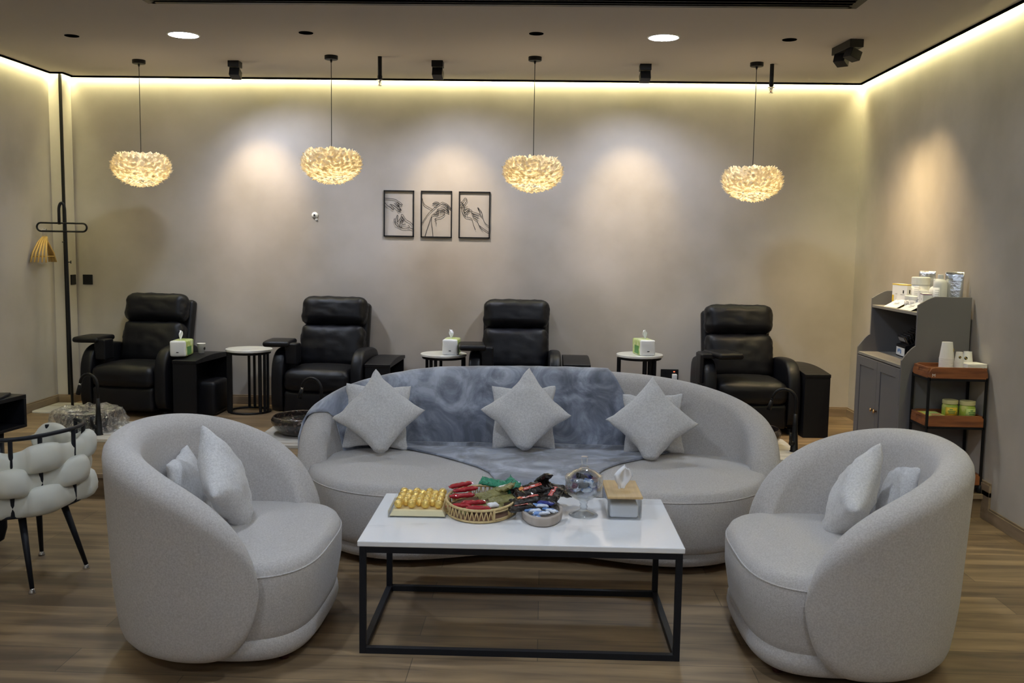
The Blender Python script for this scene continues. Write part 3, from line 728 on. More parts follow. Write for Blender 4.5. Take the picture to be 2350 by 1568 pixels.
# tray of gold chocolates
ct = thing('chocolate_box', 'clear plastic box with a pale gold tray of foil chocolates', 'chocolate box', (-.497, 3.875, Z), .02)
m = MB(); m.box(-.117, .117, -.145, .14, 0, .0015); m.box(-.117, -.1155, -.145, .14, .0015, .028); m.box(.1155, .117, -.145, .14, .0015, .028); m.box(-.1155, .1155, -.145, -.1435, .0015, .028); m.box(-.1155, .1155, .1385, .14, .0015, .028)
m.build('clear_box', 'thin', ct)
MB().add([(-.113, -.135, .004), (.113, -.135, .004), (.113, .13, .004), (-.113, .13, .004), (-.098, -.108, .024), (.098, -.108, .024), (.098, .12, .024), (-.098, .12, .024)],
    [(3, 2, 1, 0), (4, 5, 6, 7), (0, 1, 5, 4), (1, 2, 6, 5), (2, 3, 7, 6), (3, 0, 4, 7)]).build('gold_tray', 'goldtray', ct, bevel=.002)
names = ['front', 'second', 'third', 'fourth', 'fifth', 'sixth', 'back']; cn = ['leftmost', 'second', 'third', 'rightmost']
ball = None
for r in range(7):
    k = 4 if r % 2 == 0 else 3
    for c in range(k):
        x = (-.082+c*.0547) if k == 4 else (-.0547+c*.0547); y = -.088+r*.032
        w = RZ(.02) @ Vector((x, y, 0)); loc = (-.497+w.x, 3.875+w.y, Z+.0245)
        pos = cn[c] if k == 4 else ['left', 'middle', 'right'][c]
        lab = 'gold foil chocolate ball, %s one of the %s row in the clear box' % (pos, names[r])
        if ball is None:
            ball = thing('chocolate_ball', lab, 'chocolate', loc, group='gold foil chocolates in the clear box')
            mm = MB(); prof = [(0, 0)]+[(.0178*math.sin(PI*i/10), .0178-.0178*math.cos(PI*i/10)) for i in range(1, 10)]+[(0, .0356)]
            mm.lathe(prof, 18, flute=.035, nf=9).build('foil_ball', 'gold', ball, smooth=True)
            MB().lathe([(0, .0362), (.0055, .0352), (.0055, .0345), (0, .0345)], 10).build('sticker', 'goldtray', ball)
        else: dup(ball, loc, c*1.3+r, lab)

# rattan tray with wrapped snacks
rx, ry, rc = .143, .200, (-.245, 3.87, Z)
rt_ = thing('rattan_tray', 'oval woven rattan tray with cut-out handles, full of wrapped snacks', 'tray', rc)
def ell(a, sx=1.0, z=0): return Vector((rx*sx*math.cos(a), ry*sx*math.sin(a), z))
MB().lathe([(0, 0), (1, 0), (1, .006), (0, .006)], 48, sx=rx*.97, sy=ry*.97).build('tray_floor', 'rattandark', rt_)
for z, r_ in ((.006, .0045), (.052, .0055)): MB().tube([ell(2*PI*i/60, 1, z) for i in range(60)], r_, 8, closed=True).build('rim', 'rattan', rt_, smooth=True)
m, m2 = MB(), MB()
for i in range(96):
    a = 2*PI*i/96; d = (a-(-PI/2+.72)+PI) % (2*PI)-PI
    if abs(d) < .27 or abs(abs(d)-PI) < .27: continue
    o_ = .035 if i % 2 else -.035
    (m if d > 0 else m2).tube([ell(a-o_, 1.005, .008), ell(a+o_, 1.005, .05)], .0025, 5)
m.build('woven_side', 'rattan', rt_, smooth=True); m2.build('woven_side', 'rattan', rt_, smooth=True)
m = MB()
for cdeg in (-PI/2+.72, PI/2+.72):
    for e in (-.27, .27): m.tube([ell(cdeg+e, 1.01, .006), ell(cdeg+e, 1.01, .052)], .0055, 8)
    m.tube([ell(cdeg+e*.27/3, 1.01, .042) for e in (-3, -2, -1, 0, 1, 2, 3)], .004, 6); m.tube([ell(cdeg+e*.27/3, 1.01, .012) for e in (-3, -2, -1, 0, 1, 2, 3)], .004, 6)
m.build('handle', 'rattan', rt_, smooth=True)

def wrapper(name, lab, cat, group, loc, L, Wd, H, mtl, rz, rx=0, ry=0, seed=0, mark=None, crimp=.14):
    """a filled foil packet with flat crimped ends"""
    m = MB(); N = 22; K = 16; rings = []
    for i in range(N+1):
        u = 2*i/N-1; e = (1-abs(u))/crimp; f = min(1, e) ; f = f*f*(3-2*f)
        ww = Wd*(1.0-.10*math.sin(min(1, (1-abs(u))/.35)*PI/2)*0 - .12*f) ; hh = max(.0006, H*f*(.8+.2*(1-u*u)))
        ring = []
        for k in range(K):
            a = 2*PI*k/K; x = u*L; y = ww*sgp(math.cos(a), .75); z = hh*sgp(math.sin(a), .9)
            w_ = noise.noise(Vector((x*70, y*90, seed*3.1)))*.20*min(Wd, .05)*(.3+.7*f); z += w_ + (1-f)*.18*Wd*math.sin(y/Wd*7+seed)
            ring.append(Vector((x, y, z)))
        rings.append(ring)
    m.loft(rings); o = m.build(name, mtl, smooth=False)
    o.location = loc; o.rotation_euler = (rx, ry, rz); tag(o, lab, cat, group)
    if mark:
        for (mx_, my_, ml, mw, mk) in mark:
            q = MB(); pts = []
            n_ = 6
            vs = []
            for i in range(n_+1):
                for j in range(3):
                    x = (mx_+ml*(i/n_-.5)); y = (my_+mw*(j/2-.5))*(1+.12*math.sin(i*2.1)); uu = abs(x/L); yy = y/Wd
                    f = min(1, (1-uu)/crimp); f = f*f*(3-2*f)
                    z = H*f*(.8+.2*(1-(x/L)**2))*max(0, 1-abs(yy/.88)**2.66)**.40+.0014 + noise.noise(Vector((x*70, y*90, seed*3.1)))*.10*min(Wd, .05)
                    vs.append((x, y, z))
            q.add(vs, [(i*3+j, (i+1)*3+j, (i+1)*3+j+1, i*3+j+1) for i in range(n_) for j in range(2)]); q.build('printed_mark', mk, o, solid=.0006)
    return o
gr = 'red wrapped bars in the rattan tray'
reds = [(-.338, 3.955, .083, .25, .10, 'topmost red wrapped bar at the back left of the rattan tray'), (-.315, 3.925, .072, .22, .05, 'second red wrapped bar below the topmost in the rattan tray'),
        (-.326, 3.885, .055, .20, .0, 'third red wrapped bar, middle left of the rattan tray'), (-.275, 3.830, .042, .08, 0, 'fourth red wrapped bar, nearer the front of the rattan tray'),
        (-.250, 3.775, .034, -.10, 0, 'red wrapped bar nearest the front of the rattan tray'), (-.335, 3.82, .030, -.05, 0, 'red wrapped bar lying low at the left rim of the rattan tray')]
for i, (x, y, z, r_, ry_, l) in enumerate(reds): wrapper('candy_bar', l, 'candy bar', gr, (x, y, Z+z), .052, .014, .010, 'red', r_, 0, -ry_-.05, i, crimp=.22)
ol = [(-.205, 3.90, .060, .5, .15, .062, .032, 'olive packet in the middle of the rattan tray'), (-.165, 3.925, .078, -.6, .35, .060, .034, 'upper olive packet with printed label in the rattan tray'),
      (-.150, 3.86, .050, .35, .1, .062, .030, 'olive packet at the right side of the rattan tray'), (-.205, 3.83, .030, -.3, 0, .055, .028, 'olive packet lying low at the front right of the rattan tray'),
      (-.29, 3.80, .018, .9, 0, .045, .02, 'small olive packet beneath the red bars at the front left')]
for i, (x, y, z, r_, ry_, L_, W_, l) in enumerate(ol):
    wrapper('snack_packet', l, 'snack packet', 'olive packets in the rattan tray', (x, y, Z+z), L_, W_, .010, 'olive', r_, .2, -ry_, 20+i, [(.01, 0, .03, .018, 'white')] if i == 1 else None)
wrapper('snack_packet', 'green black-dotted packet at the back left of the rattan tray', 'snack packet', 'green dotted packets', (-.205, 3.985, Z+.088), .055, .026, .009, 'green', -.25, .5, .12, 31)
wrapper('snack_packet', 'green black-dotted packet with white end at the back right of the rattan tray', 'snack packet', 'green dotted packets', (-.130, 3.965, Z+.082), .055, .040, .009, 'green', -1.1, .7, .1, 32)
wrapper('snack_packet', 'pale translucent packet hanging over the back right rim of the rattan tray', 'snack packet', None, (-.098, 3.945, Z+.075), .040, .028, .006, 'paper', -1.2, .5, .1, 33)
wrapper('snack_packet', 'small crumpled white packet beside the red bars in the rattan tray', 'snack packet', None, (-.192, 3.79, Z+.045), .022, .016, .010, 'paper', .5, 0, 0, 34)

# oval beige wooden dish with black bags
dx, dy, dc = .083, .150, (.008, 3.785, Z)
MBd = MB().lathe([(0, 0), (.90, 0), (.97, .006), (1.0, .016), (1.0, .034), (.985, .038), (.86, .038), (.85, .034), (.82, .012), (0, .010)], 56, sx=dx, sy=dy)
dish = MBd.build('oval_dish', 'beige', smooth=False, loc=dc); tag(dish, 'oval beige wooden dish on the coffee table, heaped with black bags', 'dish')
for p in dish.data.polygons: p.use_smooth = True
gb = 'black bags on the oval dish'
bags = [(-.035, 3.90, .085, .30, .25, -.25, .085, .048, 'large black bag with red print, leaning back left on the oval dish'), (-.045, 3.83, .060, .38, .12, -.12, .078, .036, 'black bag with red print in front of the large one on the oval dish'),
        (-.075, 3.755, .045, .30, 0, -.1, .055, .024, 'slim black bag poking over the left rim of the oval dish'), (.050, 3.87, .075, 1.25, .1, -.25, .080, .042, 'black bag with upright red print at the right of the oval dish'),
        (.012, 3.93, .125, 2.15, .3, .55, .048, .022, 'black bag standing up at the back of the oval dish'), (.068, 3.93, .070, .2, .3, .2, .062, .03, 'black bag at the back right of the oval dish')]
for i, (x, y, z, r_, rx_, ry_, L_, W_, l) in enumerate(bags):
    wrapper('candy_bag', l, 'candy bag', gb, (x, y, Z+z), L_, W_, .013, 'blackwrap', r_, rx_, ry_, 40+i, [(0, 0, L_*1.0, W_*.42, 'redmark'), (-L_*.1, -W_*.0, L_*.55, W_*.16, 'paper')]+([(-L_*.52, W_*.25, L_*.22, W_*.5, 'orange')] if i < 2 else []), crimp=.16)
bl = [(-.030, 3.745, .040, .1, 'bluewrap', 'blue and white packet at the front left of the oval dish'), (.005, 3.715, .038, .3, 'bluewrap', 'blue and white packet at the front of the oval dish'), (.040, 3.745, .042, -.75, 'bluewrap', 'blue and white packet at the front right of the oval dish'),
      (.000, 3.775, .052, -.05, 'bluewrap', 'blue and white packet on top at the centre of the oval dish'), (.022, 3.785, .060, -.5, 'navy', 'navy packet beneath the black bags on the oval dish'), (-.01, 3.70, .025, -1.2, 'bluewrap', 'white-ended blue packet lying steeply at the dish front')]
for i, (x, y, z, r_, mk, l) in enumerate(bl): wrapper('candy_packet', l, 'candy packet', 'blue white packets on the oval dish', (x, y, Z+z), .034, .014, .007, mk, r_, 0, 0, 60+i)

# footed glass jar with candies
jc = (.177, 3.83, Z)
jar = thing('candy_jar', 'lidded footed cut glass jar of wrapped sweets', 'jar', jc)
outer = [(0, 0), (.058, 0), (.060, .003), (.050, .010), (.022, .020), (.013, .030), (.018, .038), (.013, .046), (.019, .055), (.018, .062), (.040, .072), (.066, .092), (.075, .115), (.077, .165)]
inner = [(.0725, .165), (.0705, .115), (.062, .095), (.038, .077), (0, .070)]
MB().lathe(outer+inner, 64, flute=.012, nf=16).build('glass_bowl', 'glass', jar, smooth=True)
MB().lathe([(0.0, .198), (.018, .196), (.045, .186), (.068, .170), (.0745, .168), (.0745, .165), (.067, .166), (.043, .182), (.016, .1925), (0, .194)], 64, flute=.015, nf=24).build('glass_lid', 'glass', jar, smooth=True)
MB().lathe([(.0, .197), (.018, .198), (.020, .203), (.010, .209), (.011, .213), (.015, .241), (.014, .245), (0, .245)], 8).build('lid_knob', 'glass', jar)
rnd = random.Random(11); k = 0
for lay, (z, R_, n_) in enumerate([(.090, .024, 4), (.104, .040, 7), (.120, .046, 8), (.136, .048, 8), (.150, .040, 6), (.160, .016, 3)]):
    for i in range(n_):
        a = 2*PI*i/n_+lay*.5; mk = rnd.choice(['silver', 'purple', 'navy', 'silver', 'blackwrap', 'bluewrap'])
        lab = 'small wrapped sweet inside the footed glass jar'
        wrapper('wrapped_sweet', lab, 'sweet', 'wrapped sweets inside the glass jar', (jc[0]+R_*math.cos(a), jc[1]+R_*math.sin(a), Z+z), .021, .013, .010, mk, a+rnd.uniform(-1, 1)+PI/2, rnd.uniform(-.6, .6), rnd.uniform(-.4, .4), 80+k); k += 1

# acrylic tissue box with bamboo lid
tb = thing('tissue_box', 'clear acrylic tissue box with a bamboo lid', 'tissue box', (.338, 3.905, Z), .02)
w, d, h = .070, .135, .088
m = MB(); th_ = .003
m.rbox(-w, w, -d, d, 0, h, .012, n=3); bx = m.build('acrylic_box', 'thin', tb, smooth=True)
q = bx.modifiers.new('solid', 'SOLIDIFY'); q.thickness = .0025; q.offset = -1
MB().rbox(-w-.002, w+.002, -d-.002, d+.002, h-.001, h+.010, .004, n=3).build('bamboo_lid', 'bamboo', tb, smooth=True)
ts = MB().rbox(-w+.014, w-.012, -d+.016, d-.016, .006, .060, .010, puff=(0, 0, .004), n=6, wr=.003).build('tissue_stack', 'paper', smooth=True, loc=(.338, 3.905, Z)); tag(ts, 'stack of white tissues inside the acrylic box', 'tissues')
def tissue(name, loc, s, rz, lab, parent=None, seed=0):
    m = MB(); rows = []
    prof = [(0, .30), (.18, .36), (.4, .75), (.65, .95), (.85, .62), (1.0, .22)]
    for i in range(15):
        v = i/14
        for (a, b), (c, d_) in zip(prof, prof[1:]):
            if v <= c: wv = b+(d_-b)*(v-a)/(c-a); break
        row = []
        for k_ in range(15):
            u = 2*k_/14-1
            row.append(Vector((s*.42*wv*u + s*.16*v*v, s*.14*math.sin(u*4.2+seed)*(.4+v*.6) , s*v*(1-.10*u*u*(1 if u > 0 else .3)) + s*.06*math.sin(u*6+seed)*v)))
        rows.append(row)
    m.loft(rows, closed=False); o = m.build(name, 'paper', parent, smooth=True, solid=.0012); o.location = loc; o.rotation_euler.z = rz
    if lab: tag(o, lab, 'tissue')
    return o
tissue('tissue', (.335, 3.90, Z+h+.005), .098, .3, 'white tissue pulled up through the bamboo lid', seed=1)

# ------------------------------------------------------------------ recliners (front of the arms at local y=0, back towards +y)
def recliner(loc, rz, lab, pad=1):
    t = thing('recliner', lab, 'recliner', loc, rz, 'black recliners along the back wall')
    MB().rbox(-.265, .265, .06, .60, .05, .27, .02, n=4).build('base_body', 'leather', t, smooth=True)
    MB().rbox(-.258, .258, -.015, .09, .05, .238, .028, puff=(0, .01, 0), n=8, wr=.004, seed=4).build('footrest', 'leather', t, smooth=True)
    MB().rbox(-.260, .260, -.035, .46, .235, .400, .055, puff=(0, .012, .022), n=12, wr=.007, seed=2).build('seat', 'leather', t, smooth=True)
    for s in (-1, 1):
        m = MB(); rings = []
        # side profile of the arm in y,z, swept across its width with rounded shoulders
        prof = []
        for y, z in [(.005, .04), (-.012, .12), (-.015, .25), (-.012, .38), (.006, .455), (.045, .515), (.105, .550), (.18, .562), (.30, .560), (.42, .552), (.52, .535), (.58, .50), (.60, .42), (.60, .2), (.60, .04)]: prof.append((y, z))
        cy, cz = .30, .25
        for x, k in [(0, .93), (.006, .965), (.018, .99), (.035, 1.0), (.065, 1.0), (.082, .99), (.094, .965), (.1, .93)]:
            rings.append([Vector((s*(.262+x), cy+(y-cy)*(1-(1-k)*.5), cz+(z-cz)*(k if z > .3 else 1))) for y, z in prof])
        m.loft(rings); m.build('arm', 'leather', t, smooth=True, sub=1)
    # back: frame and two cushions, tilted
    def tilt(m, y0, z0, a): m.T = Matrix.Translation((0, y0, z0)) @ Matrix.Rotation(-a, 4, 'X'); return m
    tl = .24
    tilt(MB(), .475, .32, tl).rbox(-.272, .272, .03, .12, -.1, .60, .03, n=5).build('back_frame', 'leather', t, smooth=True)
    bc = tilt(MB(), .42, .35, tl).rbox(-.262, .262, -.055, .09, .02, .375, .06, puff=(.008, .028, .006), n=14, wr=.011, seed=3).build('back_cushion', 'leather', t, smooth=True)
    tilt(MB(), .42, .35, tl).rbox(-.262, .262, -.065, .09, .375, .610, .062, puff=(.008, .018, .004), n=14, wr=.010, seed=8).build('head_cushion', 'leather', t, smooth=True)
    for fx in (-.31, .31):
        for fy in (.08, .52): MB().cyl((fx, fy, 0), .02, .042, 12).build('foot', 'blackboard', t)
    # swivelling arm pad with its strap and pocket
    if pad == 1: pts, prz = (-.345, .10, .575), .10
    else: pts, prz = (-.26, .02, .575), .25
    m = MB(); m.T = Matrix.Translation(pts) @ RZ(prz)
    m.rbox(-.095 if pad == 1 else -.03, .115 if pad == 1 else .17, -.09, .22, 0, .042, .02, puff=(0, 0, .006), n=6, wr=.003).build('arm_pad', 'leather', t, smooth=True)
    m = MB(); 
    if pad == 1: m.rbox(-.262, -.17, .04, .17, .44, .60, .012, n=4, wr=.004)
    else: m.rbox(-.385, -.355, .05, .25, .38, .60, .012, n=4, wr=.004).rbox(-.375, -.27, .05, .25, .565, .605, .012, n=4)
    m.build('strap_cover', 'leather', t, smooth=True)
    if pad == 2: MB().rbox(-.378, -.360, .06, .26, .20, .36, .008, n=4, wr=.003).build('side_pocket', 'leather', t, smooth=True)
    return t
recliner((-3.285, 7.30, STEP), -.12, 'black recliner nearest the left wall, beside the coat rack')
recliner((-1.75, 7.27, STEP), -.05, 'black recliner second from the left, left of the hand drawings')
recliner((-.215, 7.29, STEP), .02, 'black recliner third from the left, mostly hidden behind the sofa middle')
recliner((1.565, 7.10, STEP), .03, 'rightmost black recliner, nearest the grey cabinet', 2)

def console(x0, x1, y, depth, h, lab, rz=0):
    t = thing('side_console', lab, 'side console', ((x0+x1)/2, y, STEP), rz, 'black side consoles of the recliners'); w = (x1-x0)/2
    MB().box(-w, w, 0, .018, .0, h-.03).build('front_panel', 'blackboard', t, bevel=.002)
    MB().box(-w, w, depth-.06, depth-.042, 0, h-.03).build('back_panel', 'blackboard', t, bevel=.002)
    MB().box(-w, -w+.016, .018, depth-.06, 0, h-.03).build('side_panel', 'blackboard', t)
    m = MB(); top = [(-.004, h-.03), (-.004, h-.006)]+[(depth*i/10, h-.004+.022*math.sin(PI*i/10)) for i in range(11)]+[(depth, h-.03)]
    m.prism(top, 0, -w-.003, w+.003).build('padded_top', 'leather', t, bevel=.004)
    return t
console(-2.885, -2.695, 7.28, .66, .462, 'black side console right of the leftmost recliner, carrying tissues and a cup', -.10)
console(-1.375, -1.180, 7.28, .66, .462, 'black side console right of the second recliner', -.03)
console(.160, .365, 7.28, .66, .490, 'black side console right of the third recliner, behind the sofa', 0)
console(1.938, 2.125, 7.06, .80, .480, 'black side console right of the rightmost recliner', .04)
pf = MB(); pf.rbox(-.12, .12, -.16, .16, 0, .272, .03, puff=(.004, .004, .008), n=5, wr=.003)
tag(pf.build('pouffe', 'leather', smooth=True, loc=(-2.712, 7.57, STEP)), 'small black square pouffe tucked under the leftmost side console', 'pouffe')

def side_table(x, y, z, lab, a0):
    t = thing('side_table', lab, 'side table', (x, y, STEP), a0, 'round marble side tables'); h = z-STEP; r = .186
    MB().lathe([(0, h-.020), (r-.003, h-.020), (r, h-.017), (r, h-.003), (r-.003, h), (0, h)], 48).build('tabletop', 'marbletop', t)
    for zz in (h-.032, .006): MB().tube([(.165*math.cos(2*PI*i/40), .165*math.sin(2*PI*i/40), zz) for i in range(40)], .009, 8, closed=True).build('ring', 'black', t, smooth=True)
    for k in range(3):
        for e in (-.26, 0, .26):
            a = 2*PI*k/3+e; MB().bar((.166*math.cos(a), .166*math.sin(a), .006), (.166*math.cos(a), .166*math.sin(a), h-.03), .019).build('leg', 'black', t)
side_table(-2.395, 7.66, .660, 'round marble side table between the first and second recliners', PI/2+.05)
side_table(-.800, 7.62, .655, 'round marble side table between the second and third recliners', PI/2+.5)
side_table(.772, 7.62, .680, 'round marble side table between the third and fourth recliners', PI/2-.6)

def tissue_pack(loc, rz, lab, seed, s=1):
    t = thing('tissue_pack', lab, 'tissue pack', loc, rz, 'green and white tissue packs')
    MB().rbox(-.060, .060, -.08, .13, 0, .122, .012, puff=(.003, 0, .008), n=6, wr=.003, seed=seed).build('wrapper', 'tpack', t, smooth=True)
    MB().rbox(-.061, .061, -.086, -.055, .0015, .123, .012, puff=(0, .004, .003), n=6, wr=.003, seed=seed).build('white_end', 'white', t, smooth=True)
    MB().box(-.008, .010, -.0915, -.088, .032, .038).build('printed_mark', 'blackprint', t)
    for sx in (-1, 1): MB().box(sx*.0635-.001, sx*.0635+.001, -.04, .06, .012, .075).build('leaf_print', 'tgreen', t)
    tissue('tissue', (0, -.01, .128), .070, .4+seed, None, t, seed)
tissue_pack((-2.865, 7.42, STEP+.480), .06, 'green and white tissue pack on the leftmost side console', 1)
tissue_pack((-.735, 7.58, .655), -.04, 'green and white tissue pack on the table left of the third recliner', 2)
tissue_pack((.805, 7.57, .680), .22, 'green and white tissue pack on the table right of the third recliner', 3)
t = thing('paper_cup', 'single white paper cup behind the tissue pack on the leftmost console', 'paper cup', (-2.775, 7.62, STEP+.478))
MB().lathe([(0, 0), (.024, 0), (.033, .078), (.0345, .080), (.0335, .082), (.0315, .079), (.023, .003), (0, .003)], 24).build('cup', 'whitecup', t, smooth=True)
m = MB(); m.T = Matrix.Translation((.0283, -.0045, .04)) @ RZ(-.15) @ Matrix.Rotation(PI/2, 4, 'Y'); m.lathe([(0, 0), (.012, 0), (.012, .0022), (0, .0022)], 18).build('round_logo', 'blackprint', t)

# ------------------------------------------------------------------ pedicure basins and taps
def basin_set(cx, cy, wd, slab, tap, wrapped, lw):
    sl = MB().box(*slab, STEP, STEP+.022).build('floor_slab', 'slab', bevel=.003)
    tag(sl, 'white veined stone slab under the ' + lw + ' basin', 'stone slab', 'stone slabs under the basins')
    t = thing('foot_basin', ('dark crackle glass foot basin, ' + wd), 'foot basin', (cx, cy, STEP+.022), group='glass foot basins')
    R_ = .228; prof = [(0, 0), (.13, 0), (.17, .012), (.205, .045), (.226, .085), (.228, .105), (.216, .125), (.206, .132), (.202, .126), (.212, .105), (.211, .088), (.192, .055), (.16, .028), (.12, .018), (0, .016)]
    MB().lathe(prof, 56).build('bowl', 'darkglass', t, smooth=True)
    MB().cyl((0, 0, .016), .022, .004, 20).build('drain', 'black', t)
    if wrapped:
        m = MB(); rings = []; n = 90
        pr = [(.20, .002, .012), (.26, .004, .03), (.252, .05, .022), (.240, .10, .012), (.230, .138, .008), (.20, .146, .010), (.13, .138, .016), (.05, .128, .012), (.01, .126, .0)]
        for r_, z_, j in pr:
            ring = []
            for i in range(n):
                a = 2*PI*i/n; d = noise.noise(Vector((math.cos(a)*5, math.sin(a)*5, z_*30)))*j*2.2+abs(noise.noise(Vector((math.cos(a)*14, math.sin(a)*14, z_*50))))*j*1.6
                ring.append(Vector(((r_+d)*math.cos(a), (r_+d)*math.sin(a), max(.001, z_+(d*.7 if z_ > .01 else 0)))))
            rings.append(ring)
        f = MB().loft(rings, cap=False).build('plastic_film', 'film', smooth=False, loc=(cx, cy, STEP+.022)); tag(f, 'crinkled clear plastic film wrapped over the left foot basin', 'plastic film')
    fx, fy = tap
    f = thing('basin_tap', 'tall black gooseneck tap beside the ' + lw + ' basin', 'tap', (fx, fy, STEP+.022), group='black gooseneck taps')
    dirv = Vector((-.15, .06, 0)) if True else 0
    MB().lathe([(.030, 0), (.030, .004), (.026, .008), (.016, .18), (.012, .26)], 20).build('base_column', 'black', f, smooth=True)
    R2 = .078; u = Vector((-1, .35, 0)).normalized()
    pts = [Vector((0, 0, .25)), Vector((0, 0, .30)), Vector((0, 0, .345))]
    for i in range(1, 13):
        a = PI*i/12*.95; pts.append(u*(R2-R2*math.cos(a))+Vector((0, 0, .345+R2*math.sin(a))))
    MB().tube(pts, .0115, 12).build('spout', 'black', f, smooth=True)
    e = pts[-1]; dd = (pts[-1]-pts[-2]).normalized()
    MB().tube([e+dd*.0, e+dd*.022], .0095, 12).build('hose_collar', 'chrome' if wrapped or lw == 'middle' else 'black', f, smooth=True)
    MB().tube([e+dd*.018, e+dd*.085], [.0125, .017], 14).build('spray_head', 'black', f, smooth=True)
    m = MB().tube([(0, 0, .06), (-.032, -.028, .060)], .016, 12); m.tube([(-.032, -.028, .060), (-.036, -.034, .135)], [.011, .009], 10).build('lever', 'black', f, smooth=True)
basin_set(-3.285, 6.72, 'wrapped in clear film in front of the leftmost recliner', (-3.56, -2.975, 6.36, 7.02), (-3.105, 6.50), True, 'left')
basin_set(-1.712, 6.72, 'in front of the second recliner, cut off by the sofa', (-2.0, -1.42, 6.30, 6.98), (-1.535, 6.52), False, 'middle')
basin_set(1.440, 6.62, 'in front of the rightmost recliner between sofa and armchair', (1.16, 1.745, 6.20, 6.88), (1.720, 6.46), False, 'right')

# ------------------------------------------------------------------ coat rack
t = thing('coat_rack', 'tall black tube coat rack on a white slab foot in the left corner', 'coat rack', (-3.842, 7.60, STEP))
MB().box(-.22, .08, -.22, .20, 0, .018).build('foot_slab', 'slab', t, bevel=.003)
P = [(-.0, 0, .018), (-.006, 0, .6), (-.010, 0, 1.2), (-.014, .0, 1.56)]
for i in range(0, 11):
    a = PI*i/10; P.append((-.033+.019*math.cos(a), -.0-.02*(1-math.cos(a))/2, 1.61+.062*math.sin(a)))
P += [(-.052, -.02, 1.56), (-.052, -.02, 1.50)]
MB().tube(P, .0115, 12).build('post', 'black', t, smooth=True)
m = MB(); L = .150; r_ = .033; P = []
for i in range(11): a = -PI/2+PI*i/10; P.append((L+r_*math.cos(a)-.035, -.012+.04, 1.478+r_*math.sin(a)))
for i in range(11): a = PI/2+PI*i/10; P.append((-L+r_*math.cos(a)-.035, -.012-.04, 1.478+r_*math.sin(a)))
m.T = Matrix.Rotation(.0, 4, 'Y'); m.tube(P, .0075, 10, closed=True).build('cross_loop', 'black', t, smooth=True)
m = MB(); m.tube([(-.012, 0, 1.20), (.028, -.01, 1.20)], .004, 6).tube([(.028, -.01, 1.188), (.028, -.01, 1.212)], .004, 6).build('hook_peg', 'black', t)
m = MB(); m.tube([(-.012, 0, 1.36), (-.040, -.01, 1.36)], .004, 6).build('hook_peg', 'black', t)
for k in range(5):
    a = [-.34, -.14, .05, .22, .40][k]
    hg = thing('coat_hanger', ['wooden coat hanger at the near side of the bunch on the rack', 'second wooden coat hanger from the near side of the bunch', 'middle wooden coat hanger of the bunch on the rack', 'fourth wooden coat hanger from the near side of the bunch', 'wooden coat hanger at the wall side of the bunch on the rack'][k], 'coat hanger', (-4.018+.006*k, 7.555+.004*k, STEP+1.448), a+PI/2, 'wooden coat hangers on the rack')
    MB().tube([(.0, 0, -.010), (.016, 0, .0), (.012, 0, .014), (0, 0, .0165), (-.012, 0, .006), (-.004, 0, -.02), (0, 0, -.055)], .0018, 6).build('hook', 'chrome', hg, smooth=True)
    dz = -.05
    m = MB().tube([(0, 0, dz), (-.05, 0, dz-.045), (-.10, 0, dz-.125), (-.125, 0, dz-.20)], [.007, .008, .007, .006], 8); m.tube([(0, 0, dz), (.05, 0, dz-.045), (.10, 0, dz-.125), (.125, 0, dz-.20)], [.007, .008, .007, .006], 8)
    m.build('shoulder', 'hanger', hg, smooth=True)
    MB().tube([(-.115, 0, dz-.155), (.115, 0, dz-.155)], .0045, 8).build('trouser_bar', 'hanger', hg, smooth=True)

# ------------------------------------------------------------------ grey cabinet against the right wall
X0, X1, Y0, Y1 = 2.155, 2.550, 5.78, 6.60; XU = 2.235; zl, zs, zt, zm = .845, 1.165, 1.262, .965
cab = thing('grey_cabinet', 'grey painted hutch cabinet with two doors against the right wall', 'cabinet', (2.36, 6.19, STEP))
def cbx(name, m_, x0, x1, y0, y1, z0, z1, parent=cab, bev=.002):
    m = MB(); m.T = Matrix.Translation((-2.36, -6.19, -STEP)); return m.box(x0, x1, y0, y1, z0, z1).build(name, m_, parent, bevel=bev)
for y in (Y0, Y1-.016):
    m = MB(); m.T = Matrix.Translation((-2.36, -6.19, -STEP))
    cv = lambda xa, za, xb, zb: [(xa+(xb-xa)*i/6, za+(zb-za)*(1-(1-i/6)**1.35)) for i in range(7)]
    poly = [(X0, STEP), (X0, zl+.012)]+cv(X0, zl+.03, XU, zm)+[(XU, zm+.02), (XU, zs+.02)]+cv(XU, zs+.045, XU+.10, zt)+[(X1, zt), (X1, STEP)]
    m.prism(poly, 1, y, y+.016).build('side_panel', 'greypaint', cab, bevel=.0015)
cbx('ledge', 'greyledge', X0+.004, X1-.02, Y0+.016, Y1-.016, zl-.018, zl)
cbx('top_shelf', 'greyledge', XU+.002, X1-.02, Y0+.016, Y1-.016, zs-.018, zs)
cbx('back_panel', 'greypaint', X1-.02, X1-.008, Y0+.016, Y1-.016, STEP, zt-.07)
cbx('bottom_shelf', 'greypaint', X0+.02, X1-.02, Y0+.016, Y1-.016, STEP+.05, STEP+.066)
cbx('kick_board', 'greypaint', X0+.02, X0+.035, Y0+.016, Y1-.016, STEP, STEP+.05)
ym = (Y0+Y1)/2
